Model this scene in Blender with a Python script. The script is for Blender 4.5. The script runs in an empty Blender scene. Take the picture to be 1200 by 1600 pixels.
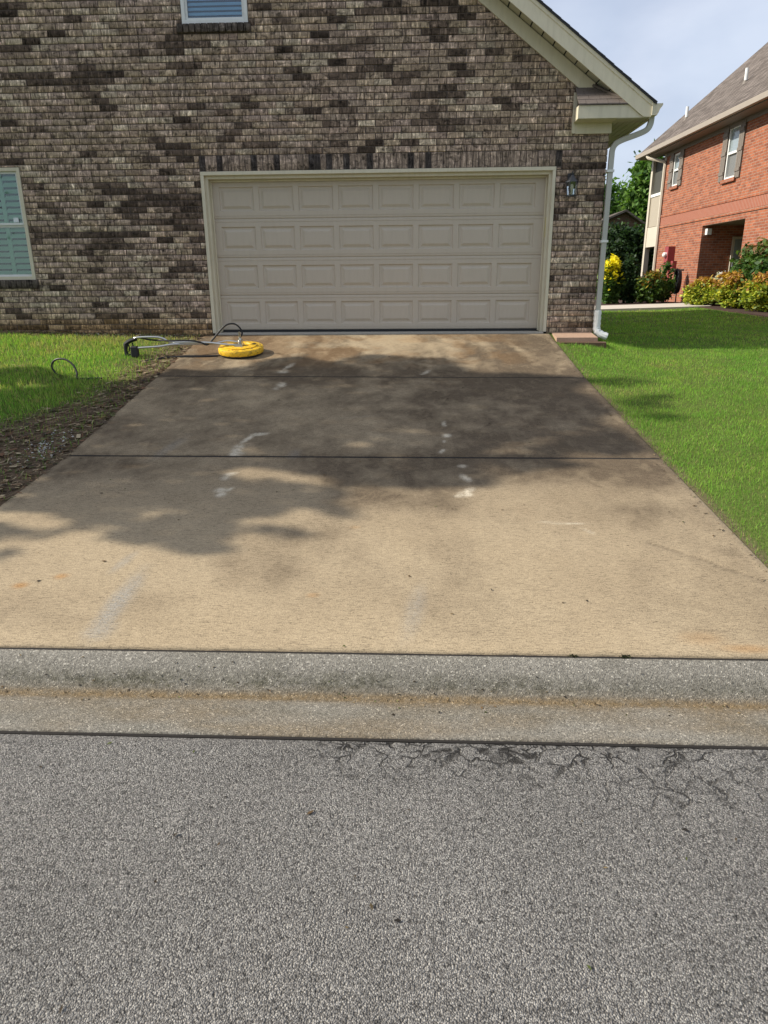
import bpy, math, random
import numpy as np
from mathutils import Vector, Matrix

random.seed(7)
rng = np.random.default_rng(11)
scene = bpy.context.scene
COL = scene.collection
R = math.radians

# ------------------------------------------------------------------ camera, sky, sun, exposure
SUN_EL, SUN_TOWARD_STREET = 34.5, 1.6          # sun stands to the left, almost in the plane of the facade
cam_d = bpy.data.cameras.new("camera")
cam_d.sensor_fit = 'VERTICAL'
cam_d.sensor_height = 36.0
cam_d.lens = 36.0 * 1090 / 1600
cam_d.clip_start = 0.05
cam_d.clip_end = 3000
cam = bpy.data.objects.new("camera", cam_d)
COL.objects.link(cam)
YAW, PITCH, ROLL = 0.0464200, 0.3192593, -0.0079702
cam.matrix_world = (Matrix.Translation((0, 0, 1.853)) @ Matrix.Rotation(YAW, 4, 'Z')
                    @ Matrix.Rotation(math.pi / 2 - PITCH, 4, 'X') @ Matrix.Rotation(ROLL, 4, 'Z'))
scene.camera = cam

world = bpy.data.worlds.new("World")
scene.world = world
world.use_nodes = True
wn, wl = world.node_tree.nodes, world.node_tree.links
wn.clear()
w_out = wn.new('ShaderNodeOutputWorld')
w_bg = wn.new('ShaderNodeBackground')
w_bg.inputs['Strength'].default_value = 0.12
sky = wn.new('ShaderNodeTexSky')
sky.sky_type = 'NISHITA'
sky.sun_disc = False
sky.sun_elevation = R(SUN_EL)
sky.sun_rotation = R(270 - SUN_TOWARD_STREET)
sky.air_density = 1.0
sky.dust_density = 1.5
sky.ozone_density = 1.0
w_tc = wn.new('ShaderNodeTexCoord')
w_map = wn.new('ShaderNodeMapping')
w_map.inputs['Scale'].default_value = (1.0, 1.0, 2.2)
w_noise = wn.new('ShaderNodeTexNoise')
w_noise.inputs['Scale'].default_value = 2.3
w_noise.inputs['Detail'].default_value = 6
w_noise.inputs['Roughness'].default_value = 0.52
w_noise.inputs['Distortion'].default_value = 0.4
w_ramp = wn.new('ShaderNodeValToRGB')
w_ramp.color_ramp.elements[0].position = 0.36
w_ramp.color_ramp.elements[0].color = (0.60, 0.60, 0.60, 1)
w_ramp.color_ramp.elements[1].position = 0.68
w_ramp.color_ramp.elements[1].color = (0.92, 0.92, 0.92, 1)
w_noise2 = wn.new('ShaderNodeTexNoise')
w_noise2.inputs['Scale'].default_value = 3.6
w_noise2.inputs['Detail'].default_value = 5
w_cc = wn.new('ShaderNodeValToRGB')                       # thin cloud: grey bellies to pale tops
w_cc.color_ramp.elements[0].position = 0.35
w_cc.color_ramp.elements[0].color = (3.4, 3.8, 4.75, 1)
w_cc.color_ramp.elements[1].position = 0.62
w_cc.color_ramp.elements[1].color = (4.7, 5.05, 5.85, 1)
w_mix = wn.new('ShaderNodeMixRGB')
wl.new(w_tc.outputs['Generated'], w_map.inputs['Vector'])
wl.new(w_map.outputs['Vector'], w_noise.inputs['Vector'])
wl.new(w_map.outputs['Vector'], w_noise2.inputs['Vector'])
wl.new(w_noise.outputs['Fac'], w_ramp.inputs['Fac'])
wl.new(w_noise2.outputs['Fac'], w_cc.inputs['Fac'])
wl.new(w_ramp.outputs['Color'], w_mix.inputs['Fac'])
wl.new(sky.outputs['Color'], w_mix.inputs['Color1'])
wl.new(w_cc.outputs['Color'], w_mix.inputs['Color2'])
wl.new(w_mix.outputs['Color'], w_bg.inputs['Color'])
wl.new(w_bg.outputs['Background'], w_out.inputs['Surface'])

_e, _a = R(SUN_EL), R(SUN_TOWARD_STREET)
TO_SUN = np.array([-math.cos(_e) * math.cos(_a), -math.cos(_e) * math.sin(_a), math.sin(_e)])
sun_d = bpy.data.lights.new("sun", 'SUN')
sun_d.energy = 4.6
sun_d.angle = R(0.55)
sun_d.color = (1.0, 0.93, 0.82)
sun = bpy.data.objects.new("sun", sun_d)
COL.objects.link(sun)
sun.location = (-20, 0, 20)
sun.rotation_euler = Vector(TO_SUN).to_track_quat('Z', 'Y').to_euler()

vs = scene.view_settings
vs.view_transform = 'Standard'
vs.look = 'None'
vs.gamma = 1.0
vs.use_curve_mapping = False
vs.exposure = 0.52
scene.render.engine = 'CYCLES'
scene.cycles.max_bounces = 5
scene.cycles.diffuse_bounces = 3
scene.cycles.glossy_bounces = 2
scene.cycles.transmission_bounces = 3
scene.cycles.caustics_reflective = False
scene.cycles.caustics_refractive = False
scene.cycles.transparent_max_bounces = 12

# ------------------------------------------------------------------ helpers
def smooth(a, b, x):
    t = np.clip((np.asarray(x, float) - a) / (b - a), 0, 1)
    return t * t * (3 - 2 * t)


_lat = rng.random((256, 256))
def vnoise(x, y):
    x = np.asarray(x, float); y = np.asarray(y, float)
    xi = np.floor(x).astype(int); yi = np.floor(y).astype(int)
    fx = x - xi; fy = y - yi
    fx = fx * fx * (3 - 2 * fx); fy = fy * fy * (3 - 2 * fy)
    g = lambda a, b: _lat[a % 256, b % 256]
    return (g(xi, yi) * (1 - fx) + g(xi + 1, yi) * fx) * (1 - fy) + (g(xi, yi + 1) * (1 - fx) + g(xi + 1, yi + 1) * fx) * fy


def fbm(x, y, o=4):
    s = 0; a = 0.5; t = 0
    for i in range(o):
        s = s + a * vnoise(x * 2 ** i + 17.3 * i, y * 2 ** i + 5.1 * i); t += a; a *= 0.55
    return s / t


def tag(o, label=None, cat=None, group=None, kind=None):
    if label: o["label"] = label
    if cat: o["category"] = cat
    if group: o["group"] = group
    if kind: o["kind"] = kind
    return o


def empty(name, loc, label, cat, group=None):
    o = bpy.data.objects.new(name, None)
    COL.objects.link(o)
    o.location = loc
    o.empty_display_size = 0.2
    return tag(o, label, cat, group)


def root_loc(o):
    v = Vector((0, 0, 0))
    while o is not None:
        v += o.location
        o = o.parent
    return v


def link(name, me, mat, parent=None):
    o = bpy.data.objects.new(name, me)
    COL.objects.link(o)
    if mat is not None and len(me.materials) == 0: me.materials.append(mat)
    if parent is not None: o.parent = parent
    return o


def np_mesh(name, V, F, mat, parent=None, col=None, smooth_shade=False, local=False):
    """V (n,3) world coordinates, F (m,k) faces; col (n,4) optional point colour 'Col'."""
    V = np.asarray(V, np.float32)
    F = np.asarray(F, np.int32)
    if parent is not None and not local:
        V = V - np.array(root_loc(parent), np.float32)
    me = bpy.data.meshes.new(name)
    k = F.shape[1]
    me.vertices.add(len(V)); me.vertices.foreach_set('co', V.ravel())
    me.loops.add(F.size); me.loops.foreach_set('vertex_index', F.ravel())
    me.polygons.add(len(F)); me.polygons.foreach_set('loop_start', np.arange(len(F), dtype=np.int32) * k)
    if smooth_shade: me.polygons.foreach_set('use_smooth', np.ones(len(F), bool))
    me.update(calc_edges=True)
    if col is not None:
        at = me.color_attributes.new('Col', 'FLOAT_COLOR', 'POINT')
        c = np.asarray(col, np.float32)
        if c.shape[1] == 3: c = np.concatenate([c, np.ones((len(c), 1), np.float32)], 1)
        at.data.foreach_set('color', c.ravel())
    me.validate()
    return link(name, me, mat, parent)


class MB:
    """collects boxes, prisms and tubes given in world coordinates; build() makes one mesh object"""
    def __init__(s): s.v = []; s.f = []; s.sm = []
    def add(s, vs_, fs, sm=False):
        b = len(s.v); s.v += [tuple(map(float, p)) for p in vs_]
        s.f += [tuple(i + b for i in f) for f in fs]; s.sm += [sm] * len(fs)
        return s
    def box(s, x0, x1, y0, y1, z0, z1, bev=0.0):
        if bev > 0:
            b = min(bev, (x1 - x0) / 3, (y1 - y0) / 3, (z1 - z0) / 3)
            P = []
            cs = [(x0, x1), (y0, y1), (z0, z1)]
            idx = {}
            for ix in (0, 1):
                for iy in (0, 1):
                    for iz in (0, 1):
                        c = [cs[0][ix], cs[1][iy], cs[2][iz]]; sg = [1 if i == 0 else -1 for i in (ix, iy, iz)]
                        for ax in range(3):
                            q = c[:]
                            for o in range(3):
                                if o != ax: q[o] += sg[o] * b
                            idx[(ix, iy, iz, ax)] = len(P); P.append(q)
            F = []
            for ax in range(3):
                o1, o2 = [i for i in range(3) if i != ax]
                for s0 in (0, 1):
                    def key(a, b_):
                        k = [0, 0, 0]; k[ax] = s0; k[o1] = a; k[o2] = b_; return idx[(*k, ax)]
                    F.append((key(0, 0), key(1, 0), key(1, 1), key(0, 1)))
            for ax in range(3):            # edges along ax
                o1, o2 = [i for i in range(3) if i != ax]
                for a in (0, 1):
                    for b_ in (0, 1):
                        def key(e, fa):
                            k = [0, 0, 0]; k[ax] = e; k[o1] = a; k[o2] = b_; return idx[(*k, fa)]
                        F.append((key(0, o1), key(1, o1), key(1, o2), key(0, o2)))
            for ix in (0, 1):
                for iy in (0, 1):
                    for iz in (0, 1):
                        F.append(tuple(idx[(ix, iy, iz, a)] for a in range(3)))
            return s.add(P, F)
        P = [(x, y, z) for z in (z0, z1) for y in (y0, y1) for x in (x0, x1)]
        return s.add(P, [(0, 2, 3, 1), (4, 5, 7, 6), (0, 1, 5, 4), (2, 6, 7, 3), (0, 4, 6, 2), (1, 3, 7, 5)])
    def prism(s, poly, y0, y1, axis='y'):
        """polygon of (x,z) extruded along y (axis 'y'), (y,z) along x, or (x,y) along z"""
        n = len(poly)
        if axis == 'y': P = [(a, y0, b) for a, b in poly] + [(a, y1, b) for a, b in poly]
        elif axis == 'x': P = [(y0, a, b) for a, b in poly] + [(y1, a, b) for a, b in poly]
        else: P = [(a, b, y0) for a, b in poly] + [(a, b, y1) for a, b in poly]
        F = [tuple(range(n)), tuple(range(2 * n - 1, n - 1, -1))] + [(i, i + n, (i + 1) % n + n, (i + 1) % n) for i in range(n)]
        return s.add(P, F)
    def quad8(s, bottom, top):
        """hexahedron from 4 bottom and 4 top points"""
        return s.add(list(bottom) + list(top), [(3, 2, 1, 0), (4, 5, 6, 7)] + [(i, (i + 1) % 4, (i + 1) % 4 + 4, i + 4) for i in range(4)])
    def tube(s, pts, r, n=8, caps=True, squash=None):
        pts = [Vector(p) for p in pts]; m = len(pts)
        rr = r if isinstance(r, (list, tuple)) else [r] * m
        T = []
        for i in range(m):
            a = pts[max(i - 1, 0)]; b = pts[min(i + 1, m - 1)]
            T.append((b - a).normalized())
        up = Vector((0, 0, 1)) if abs(T[0].z) < 0.9 else Vector((0, 1, 0))
        N = (up - T[0] * up.dot(T[0])).normalized()
        P = []
        for i in range(m):
            N = (N - T[i] * N.dot(T[i])).normalized(); B = T[i].cross(N)
            for k in range(n):
                a = 2 * math.pi * (k + (0.5 if n == 4 else 0)) / n
                P.append(pts[i] + (N * math.cos(a) * (squash or 1) + B * math.sin(a)) * rr[i])
        F = [(i * n + k, i * n + (k + 1) % n, (i + 1) * n + (k + 1) % n, (i + 1) * n + k) for i in range(m - 1) for k in range(n)]
        if caps: F += [tuple(range(n - 1, -1, -1)), tuple((m - 1) * n + k for k in range(n))]
        return s.add(P, F, n > 4)
    def lathe(s, prof, c, n=24, M=None):
        """profile (r,z) turned about the z axis at c"""
        P = []; m = len(prof)
        for r_, z in prof:
            for k in range(n):
                a = 2 * math.pi * k / n
                p = Vector((r_ * math.cos(a), r_ * math.sin(a), z))
                if M is not None: p = M @ p
                P.append(p + Vector(c))
        F = [(i * n + k, i * n + (k + 1) % n, (i + 1) * n + (k + 1) % n, (i + 1) * n + k) for i in range(m - 1) for k in range(n)]
        F += [tuple(range(n - 1, -1, -1)), tuple((m - 1) * n + k for k in range(n))]
        return s.add(P, F, True)
    def build(s, name, mat, parent=None, sharp=35):
        me = bpy.data.meshes.new(name)
        o = Vector((0, 0, 0)) if parent is None else root_loc(parent)
        me.from_pydata([(p[0] - o.x, p[1] - o.y, p[2] - o.z) for p in s.v], [], s.f)
        me.polygons.foreach_set('use_smooth', s.sm)
        me.update()
        if any(s.sm):
            try: me.set_sharp_from_angle(angle=R(sharp))
            except Exception: pass
        return link(name, me, mat, parent)


def smooth_path(pts, k=6):
    """Catmull-Rom through the points"""
    P = [np.array(p, float) for p in pts]
    P = [2 * P[0] - P[1]] + P + [2 * P[-1] - P[-2]]
    out = []
    for i in range(1, len(P) - 2):
        for j in range(k):
            t = j / k
            a, b, c, d = P[i - 1], P[i], P[i + 1], P[i + 2]
            out.append(0.5 * ((2 * b) + (c - a) * t + (2 * a - 5 * b + 4 * c - d) * t * t + (3 * b - a - 3 * c + d) * t ** 3))
    out.append(P[-2])
    return [tuple(p) for p in out]


# ------------------------------------------------------------------ materials
class NT:
    def __init__(s, name):
        s.m = bpy.data.materials.new(name); s.m.use_nodes = True
        s.n = s.m.node_tree.nodes; s.l = s.m.node_tree.links
        s.b = s.n['Principled BSDF']
    def new(s, t, **kw):
        n = s.n.new(t)
        for k, v in kw.items(): setattr(n, k, v)
        return n
    def put(s, sock, v):
        if isinstance(v, bpy.types.NodeSocket): s.l.new(v, sock)
        elif v is not None:
            if hasattr(sock, 'default_value') and not isinstance(v, (int, float)) and len(v) == 3 and len(sock.default_value) == 4: v = (*v, 1)
            sock.default_value = v
    def pos(s):
        return s.new('ShaderNodeNewGeometry').outputs['Position']
    def mapv(s, vec, scale=(1, 1, 1), loc=(0, 0, 0), rot=(0, 0, 0)):
        m = s.new('ShaderNodeMapping'); s.put(m.inputs['Vector'], vec)
        m.inputs['Scale'].default_value = scale; m.inputs['Location'].default_value = loc; m.inputs['Rotation'].default_value = rot
        return m.outputs['Vector']
    def noise(s, vec, scale, detail=4, rough=0.55, dist=0.0):
        n = s.new('ShaderNodeTexNoise'); s.put(n.inputs['Vector'], vec)
        n.inputs['Scale'].default_value = scale; n.inputs['Detail'].default_value = detail
        n.inputs['Roughness'].default_value = rough; n.inputs['Distortion'].default_value = dist
        return n.outputs['Fac']
    def vor(s, vec, scale, feature='F1', out='Distance', rand=1.0):
        n = s.new('ShaderNodeTexVoronoi', feature=feature); s.put(n.inputs['Vector'], vec)
        n.inputs['Scale'].default_value = scale; n.inputs['Randomness'].default_value = rand
        return n.outputs[out]
    def ramp(s, fac, stops):
        r = s.new('ShaderNodeValToRGB'); s.put(r.inputs['Fac'], fac)
        e = r.color_ramp.elements
        while len(e) < len(stops): e.new(0.5)
        for el, (p, c) in zip(e, stops):
            el.position = p; el.color = (c, c, c, 1) if isinstance(c, (int, float)) else (*c, 1)
        return r.outputs['Color']
    def mix(s, fac, a, b, blend='MIX'):
        n = s.new('ShaderNodeMixRGB', blend_type=blend)
        s.put(n.inputs['Fac'], fac); s.put(n.inputs['Color1'], a); s.put(n.inputs['Color2'], b)
        return n.outputs['Color']
    def math(s, op, a, b=None, clamp=False):
        n = s.new('ShaderNodeMath', operation=op, use_clamp=clamp)
        s.put(n.inputs[0], a)
        if b is not None: s.put(n.inputs[1], b)
        return n.outputs[0]
    def attr(s, name='Col'):
        return s.new('ShaderNodeAttribute', attribute_name=name)
    def sep(s, col):
        n = s.new('ShaderNodeSeparateColor'); s.put(n.inputs[0], col); return n.outputs
    def bump(s, h, strength=0.5, dist=0.01, prev=None):
        n = s.new('ShaderNodeBump'); s.put(n.inputs['Height'], h)
        n.inputs['Strength'].default_value = strength; n.inputs['Distance'].default_value = dist
        if prev is not None: s.put(n.inputs['Normal'], prev)
        return n.outputs['Normal']
    def done(s, color=None, rough=None, normal=None, metallic=None, spec=None):
        b = s.b
        if color is not None: s.put(b.inputs['Base Color'], color)
        if rough is not None: s.put(b.inputs['Roughness'], rough)
        if normal is not None: s.put(b.inputs['Normal'], normal)
        if metallic is not None: s.put(b.inputs['Metallic'], metallic)
        if spec is not None: s.put(b.inputs['Specular IOR Level'], spec)
        return s.m


def paint(name, col, rough=0.5, var=0.08, scale=6, metallic=0, spec=0.4, bump=0.0, grime=0.0):
    t = NT(name); p = t.pos()
    n = t.noise(p, scale, 5, 0.6)
    c = t.mix(n, tuple(v * (1 - var) for v in col), tuple(min(1, v * (1 + var)) for v in col))
    if grime > 0:
        g = t.ramp(t.noise(t.mapv(p, (9, 9, 1.5)), 2.2, 6, 0.65), [(0.45, 0.0), (0.75, grime)])
        c = t.mix(g, c, tuple(v * 0.45 for v in (col[0], col[1] * 0.95, col[2] * 0.85)))
    nm = t.bump(t.noise(p, scale * 12, 3), bump, 0.004) if bump else None
    return t.done(c, rough, nm, metallic, spec)


def brick_mat(name, per_object):
    t = NT(name)
    p = t.pos()
    base = t.new('ShaderNodeObjectInfo').outputs['Color'] if per_object else t.attr('Col').outputs['Color']
    st = t.noise(t.mapv(p, (38, 38, 8)), 1.0, 2, 0.65, 0.6)           # vertical folds in the brick face
    fold = t.noise(t.mapv(p, (9, 9, 15), rot=(0, R(38), 0)), 1.0, 2, 0.5, 1.2)
    fine = t.noise(p, 150, 2, 0.7)
    k = t.ramp(st, [(0.32, 0.25), (0.42, 0.80), (0.56, 1.0), (0.66, 1.9)])
    k2 = t.ramp(fold, [(0.33, 0.42), (0.45, 1.0), (0.58, 1.0), (0.70, 1.6)])
    k3 = t.ramp(fine, [(0.3, 0.72), (0.7, 1.25)])
    c = t.mix(1.0, base, k, 'MULTIPLY'); c = t.mix(1.0, c, k2, 'MULTIPLY'); c = t.mix(1.0, c, k3, 'MULTIPLY')
    h = t.math('ADD', t.math('MULTIPLY', st, 0.7), t.math('ADD', t.math('MULTIPLY', fold, 0.8), t.math('MULTIPLY', fine, 0.25)))
    return t.done(c, 0.92, t.bump(h, 0.8, 0.009), spec=0.15)


def leaf_mat(name, trans=0.35, rough=0.55):
    t = NT(name); t.n.remove(t.b)
    c = t.attr('Col').outputs['Color']
    d = t.new('ShaderNodeBsdfPrincipled'); t.put(d.inputs['Base Color'], c); d.inputs['Roughness'].default_value = rough
    d.inputs['Specular IOR Level'].default_value = 0.3
    tr = t.new('ShaderNodeBsdfTranslucent'); t.put(tr.inputs['Color'], t.mix(1.0, c, (1.25, 1.35, 0.7), 'MULTIPLY'))
    m = t.new('ShaderNodeMixShader'); m.inputs[0].default_value = trans
    t.l.new(d.outputs[0], m.inputs[1]); t.l.new(tr.outputs[0], m.inputs[2])
    t.l.new(m.outputs[0], t.n['Material Output'].inputs['Surface'])
    return t.m


def glass_mat(name, tint, refl=0.12, rough=0.03):
    t = NT(name); t.n.remove(t.b)
    tr = t.new('ShaderNodeBsdfTransparent'); tr.inputs['Color'].default_value = (*tint, 1)
    gl = t.new('ShaderNodeBsdfGlossy'); gl.inputs['Roughness'].default_value = rough; gl.inputs['Color'].default_value = (0.9, 0.95, 1, 1)
    fr = t.new('ShaderNodeFresnel'); fr.inputs['IOR'].default_value = 1.5
    f = t.math('ADD', fr.outputs[0], refl, True)
    m = t.new('ShaderNodeMixShader'); t.l.new(f, m.inputs[0]); t.l.new(tr.outputs[0], m.inputs[1]); t.l.new(gl.outputs[0], m.inputs[2])
    t.l.new(m.outputs[0], t.n['Material Output'].inputs['Surface'])
    return t.m


M = {}
M['cream'] = paint('cream_trim_paint', (0.64, 0.585, 0.44), 0.55, 0.05, 5, grime=0.22)
M['soffit'] = paint('soffit_paint', (0.52, 0.49, 0.38), 0.6, 0.05, 5, grime=0.15)
M['door'] = paint('garage_door_paint', (0.50, 0.435, 0.345), 0.5, 0.035, 3, bump=0.05, grime=0.10)
M['white'] = paint('white_vinyl', (0.72, 0.73, 0.70), 0.4, 0.04, 8, grime=0.12)
M['spout'] = paint('grey_cream_spout', (0.44, 0.44, 0.395), 0.45, 0.05, 5, grime=0.15)
M['black'] = paint('black_rubber', (0.012, 0.012, 0.013), 0.5, 0.2, 20)
M['blackmetal'] = paint('black_metal', (0.02, 0.02, 0.022), 0.35, 0.2, 30, spec=0.5)
M['pewter'] = paint('lantern_metal', (0.06, 0.065, 0.075), 0.35, 0.25, 40, metallic=0.6)
M['steel'] = paint('brushed_steel', (0.62, 0.61, 0.58), 0.28, 0.1, 30, metallic=1.0)
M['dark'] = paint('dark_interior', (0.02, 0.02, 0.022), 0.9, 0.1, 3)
M['mortar'] = paint('mortar', (0.125, 0.10, 0.085), 0.95, 0.25, 18, bump=0.4)
M['brick'] = brick_mat('brick_blend', False)
M['brick_obj'] = brick_mat('brick_blend_single', True)
M['leaf'] = leaf_mat('leaf')
M['grass'] = leaf_mat('grass_blade', 0.45, 0.6)
M['litter'] = leaf_mat('dry_litter', 0.1, 0.9)
M['bark'] = paint('bark', (0.11, 0.085, 0.06), 0.95, 0.35, 14, bump=0.8)
M['glass_green'] = glass_mat('window_glass_green', (0.80, 0.93, 0.85), 0.03)
M['glass_blue'] = glass_mat('window_glass_blue', (0.82, 0.94, 1.0), 0.03)
M['louver'] = paint('louver_white', (0.66, 0.76, 0.68), 0.6, 0.04, 6)
M['blind'] = paint('blind_blue_white', (0.66, 0.80, 0.88), 0.6, 0.04, 6)
M['lampglass'] = glass_mat('lantern_glass', (0.85, 0.85, 0.82), 0.1)
M['bulb'] = paint('bulb', (0.8, 0.78, 0.72), 0.3, 0.02)
M['yellow'] = None

def shingle_mat(name, a, b):
    t = NT(name); p = t.pos()
    c = t.mix(t.noise(p, 3.0, 6, 0.7), a, b)
    c = t.mix(t.ramp(t.noise(p, 160, 2), [(0.4, 0.0), (0.7, 0.6)]), c, tuple(v * 0.5 for v in a))
    return t.done(c, 0.95, t.bump(t.noise(p, 220, 2), 0.5, 0.004), spec=0.1)
M['shingle'] = shingle_mat('brown_shingle', (0.15, 0.125, 0.11), (0.20, 0.17, 0.15))
M['shingle_edge'] = shingle_mat('dark_shingle', (0.05, 0.055, 0.07), (0.085, 0.09, 0.105))

# yellow scuffed plastic
t = NT('scuffed_yellow_plastic'); p = t.pos()
c = t.mix(t.noise(p, 9, 5, 0.65), (0.78, 0.44, 0.02), (0.86, 0.54, 0.035))
c = t.mix(t.ramp(t.noise(t.mapv(p, (1, 1, 3)), 22, 6, 0.7), [(0.50, 0.0), (0.64, 0.8)]), c, (0.12, 0.08, 0.03))
M['yellow'] = t.done(c, 0.42, t.bump(t.noise(p, 120, 2), 0.1, 0.002), spec=0.4)

# concrete of the driveway: Col = (dirt, pale scuff, rust, grey wear)
t = NT('driveway_concrete'); p = t.pos()
at = t.attr('Col'); ch = t.sep(at.outputs['Color'])
mott = t.noise(p, 1.6, 6, 0.62)
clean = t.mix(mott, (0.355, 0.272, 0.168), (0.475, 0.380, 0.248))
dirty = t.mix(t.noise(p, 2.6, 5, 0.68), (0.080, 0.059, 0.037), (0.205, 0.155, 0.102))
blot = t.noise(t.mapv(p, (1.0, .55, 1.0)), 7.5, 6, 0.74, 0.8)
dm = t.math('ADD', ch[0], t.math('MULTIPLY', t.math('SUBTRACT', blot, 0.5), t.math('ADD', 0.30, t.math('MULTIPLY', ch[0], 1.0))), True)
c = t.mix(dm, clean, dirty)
c = t.mix(t.math('MULTIPLY', ch[2], 0.8), c, (0.40, 0.20, 0.06))
c = t.mix(t.math('MULTIPLY', at.outputs['Alpha'], t.ramp(t.noise(p, 60, 4, 0.8), [(0.35, 0.25), (0.6, 1.0)])), c, (0.31, 0.30, 0.27))
sc = t.math('MULTIPLY', ch[1], t.ramp(t.noise(p, 16, 5, 0.75), [(0.34, 0.12), (0.52, 0.9)]))
c = t.mix(sc, c, (0.66, 0.58, 0.44))
# broom finish: fine ridges across the drive, and darker pores
broom = t.noise(t.mapv(p, (22, 150, 150)), 1.0, 2, 0.75)
pores = t.noise(p, 150, 3, 0.8)
grain = t.noise(p, 330, 2, 0.6)
pk = t.ramp(pores, [(0.34, 0.42), (0.46, 0.93), (0.75, 1.20)])
gk = t.ramp(grain, [(0.3, 0.80), (0.7, 1.16)])
bk = t.ramp(broom, [(0.32, 0.62), (0.46, 0.98), (0.7, 1.13)])
for k in (pk, gk, bk): c = t.mix(1.0, c, k, 'MULTIPLY')
h = t.math('ADD', t.math('MULTIPLY', broom, 0.9), t.math('ADD', t.math('MULTIPLY', pores, 0.9), t.math('MULTIPLY', grain, 0.35)))
M['concrete'] = t.done(c, 0.93, t.bump(h, 0.55, 0.006), spec=0.15)

# roll kerb and gutter: Col = (moss, brown silt, lime streak)
t = NT('gutter_concrete'); p = t.pos()
ch = t.sep(t.attr('Col').outputs['Color'])
c = t.mix(t.noise(p, 3, 6, 0.65), (0.17, 0.158, 0.130), (0.315, 0.292, 0.245))
c = t.mix(t.math('MULTIPLY', ch[0], t.ramp(t.noise(p, 24, 6, 0.75), [(0.36, 0.1), (0.58, 1.0)])), c, (0.085, 0.080, 0.055))
c = t.mix(t.math('MULTIPLY', ch[1], t.ramp(t.noise(p, 30, 5, 0.7), [(0.25, 0.5), (0.55, 1.0)])), c, (0.185, 0.135, 0.075))
v = t.new('ShaderNodeTexVoronoi'); t.put(v.inputs['Vector'], p); v.inputs['Scale'].default_value = 150
cell = t.sep(v.outputs['Color'])[0]
c = t.mix(1.0, c, t.ramp(cell, [(0.0, 0.62), (0.5, 1.0), (0.93, 1.2), (0.97, 1.9)]), 'MULTIPLY')
g = t.noise(p, 120, 4, 0.75)
c = t.mix(1.0, c, t.ramp(g, [(0.3, 0.55), (0.52, 1.05), (0.75, 1.25)]), 'MULTIPLY')
M['gutter'] = t.done(c, 0.92, t.bump(t.math('ADD', g, t.math('MULTIPLY', v.outputs['Distance'], 0.8)), 0.7, 0.007), spec=0.15)

# worn asphalt with exposed chippings; Col.r = cracked zone
t = NT('worn_asphalt'); p = t.pos()
ch = t.sep(t.attr('Col').outputs['Color'])
v = t.new('ShaderNodeTexVoronoi'); t.put(v.inputs['Vector'], p); v.inputs['Scale'].default_value = 195
v2 = t.new('ShaderNodeTexVoronoi'); t.put(v2.inputs['Vector'], t.mapv(p, loc=(3.1, 7.7, 0))); v2.inputs['Scale'].default_value = 210
cell = t.sep(v.outputs['Color'])
stone = t.ramp(cell[0], [(0.0, (0.095, 0.088, 0.083)), (0.35, (0.165, 0.155, 0.147)), (0.7, (0.245, 0.230, 0.217)), (1.0, (0.44, 0.415, 0.385))])
stone = t.mix(t.math('MULTIPLY', cell[1], 0.35), stone, t.ramp(t.sep(v2.outputs['Color'])[0], [(0.0, 0.06), (1.0, 0.36)]))
gap = t.ramp(v.outputs['Distance'], [(0.44, 0.0), (0.85, 1.0)])
c = t.mix(t.math('MULTIPLY', gap, t.ramp(t.noise(p, 60, 2), [(.3, .4), (.6, 1.0)])), stone, (0.06, 0.055, 0.05))
big = t.noise(p, 0.9, 6, 0.6)
c = t.mix(1.0, c, t.ramp(big, [(0.3, 0.90), (0.7, 1.24)]), 'MULTIPLY')
pit = t.ramp(t.noise(p, 42, 4, 0.7), [(0.34, 0.40), (0.46, 1.0)])
c = t.mix(1.0, c, pit, 'MULTIPLY')
spot = t.ramp(t.noise(t.mapv(p, (1, .6, 1)), 2.3, 4, 0.7), [(0.28, 0.80), (0.42, 1.0), (0.62, 1.0), (0.78, 1.14)])
c = t.mix(1.0, c, spot, 'MULTIPLY')
wob = t.new('ShaderNodeTexNoise'); t.put(wob.inputs['Vector'], p); wob.inputs['Scale'].default_value = 9; wob.inputs['Detail'].default_value = 4
wv = t.new('ShaderNodeVectorMath', operation='MULTIPLY_ADD'); t.l.new(wob.outputs['Color'], wv.inputs[0]); wv.inputs[1].default_value = (0.16, 0.16, 0.0); t.l.new(p, wv.inputs[2])
ce = t.vor(wv.outputs[0], 8.5, 'DISTANCE_TO_EDGE', 'Distance')
ce2 = t.vor(wv.outputs[0], 17, 'DISTANCE_TO_EDGE', 'Distance')
brk = t.ramp(t.noise(p, 11, 3, 0.6), [(0.40, 0.0), (0.52, 1.0)])
cr = t.math('MULTIPLY', t.ramp(ce, [(0.016, 1.0), (0.05, 0.0)]), t.math('MULTIPLY', ch[0], brk), True)
cr2 = t.math('MULTIPLY', t.ramp(ce2, [(0.03, 1.0), (0.09, 0.0)]), t.math('MULTIPLY', t.math('MULTIPLY', ch[0], ch[0]), t.ramp(t.noise(p, 7, 3), [(0.46, 0.0), (0.60, 1.0)])), True)
crk = t.math('MAXIMUM', cr, cr2)
c = t.mix(1.0, c, (1.0, 1.0, .955), 'MULTIPLY')
c = t.mix(crk, c, (0.022, 0.02, 0.017))
h = t.math('SUBTRACT', t.math('SUBTRACT', 1.0, v.outputs['Distance']), t.math('MULTIPLY', crk, 1.2))
M['asphalt'] = t.done(c, 0.86, t.bump(h, 0.9, 0.008), spec=0.25)

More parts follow.
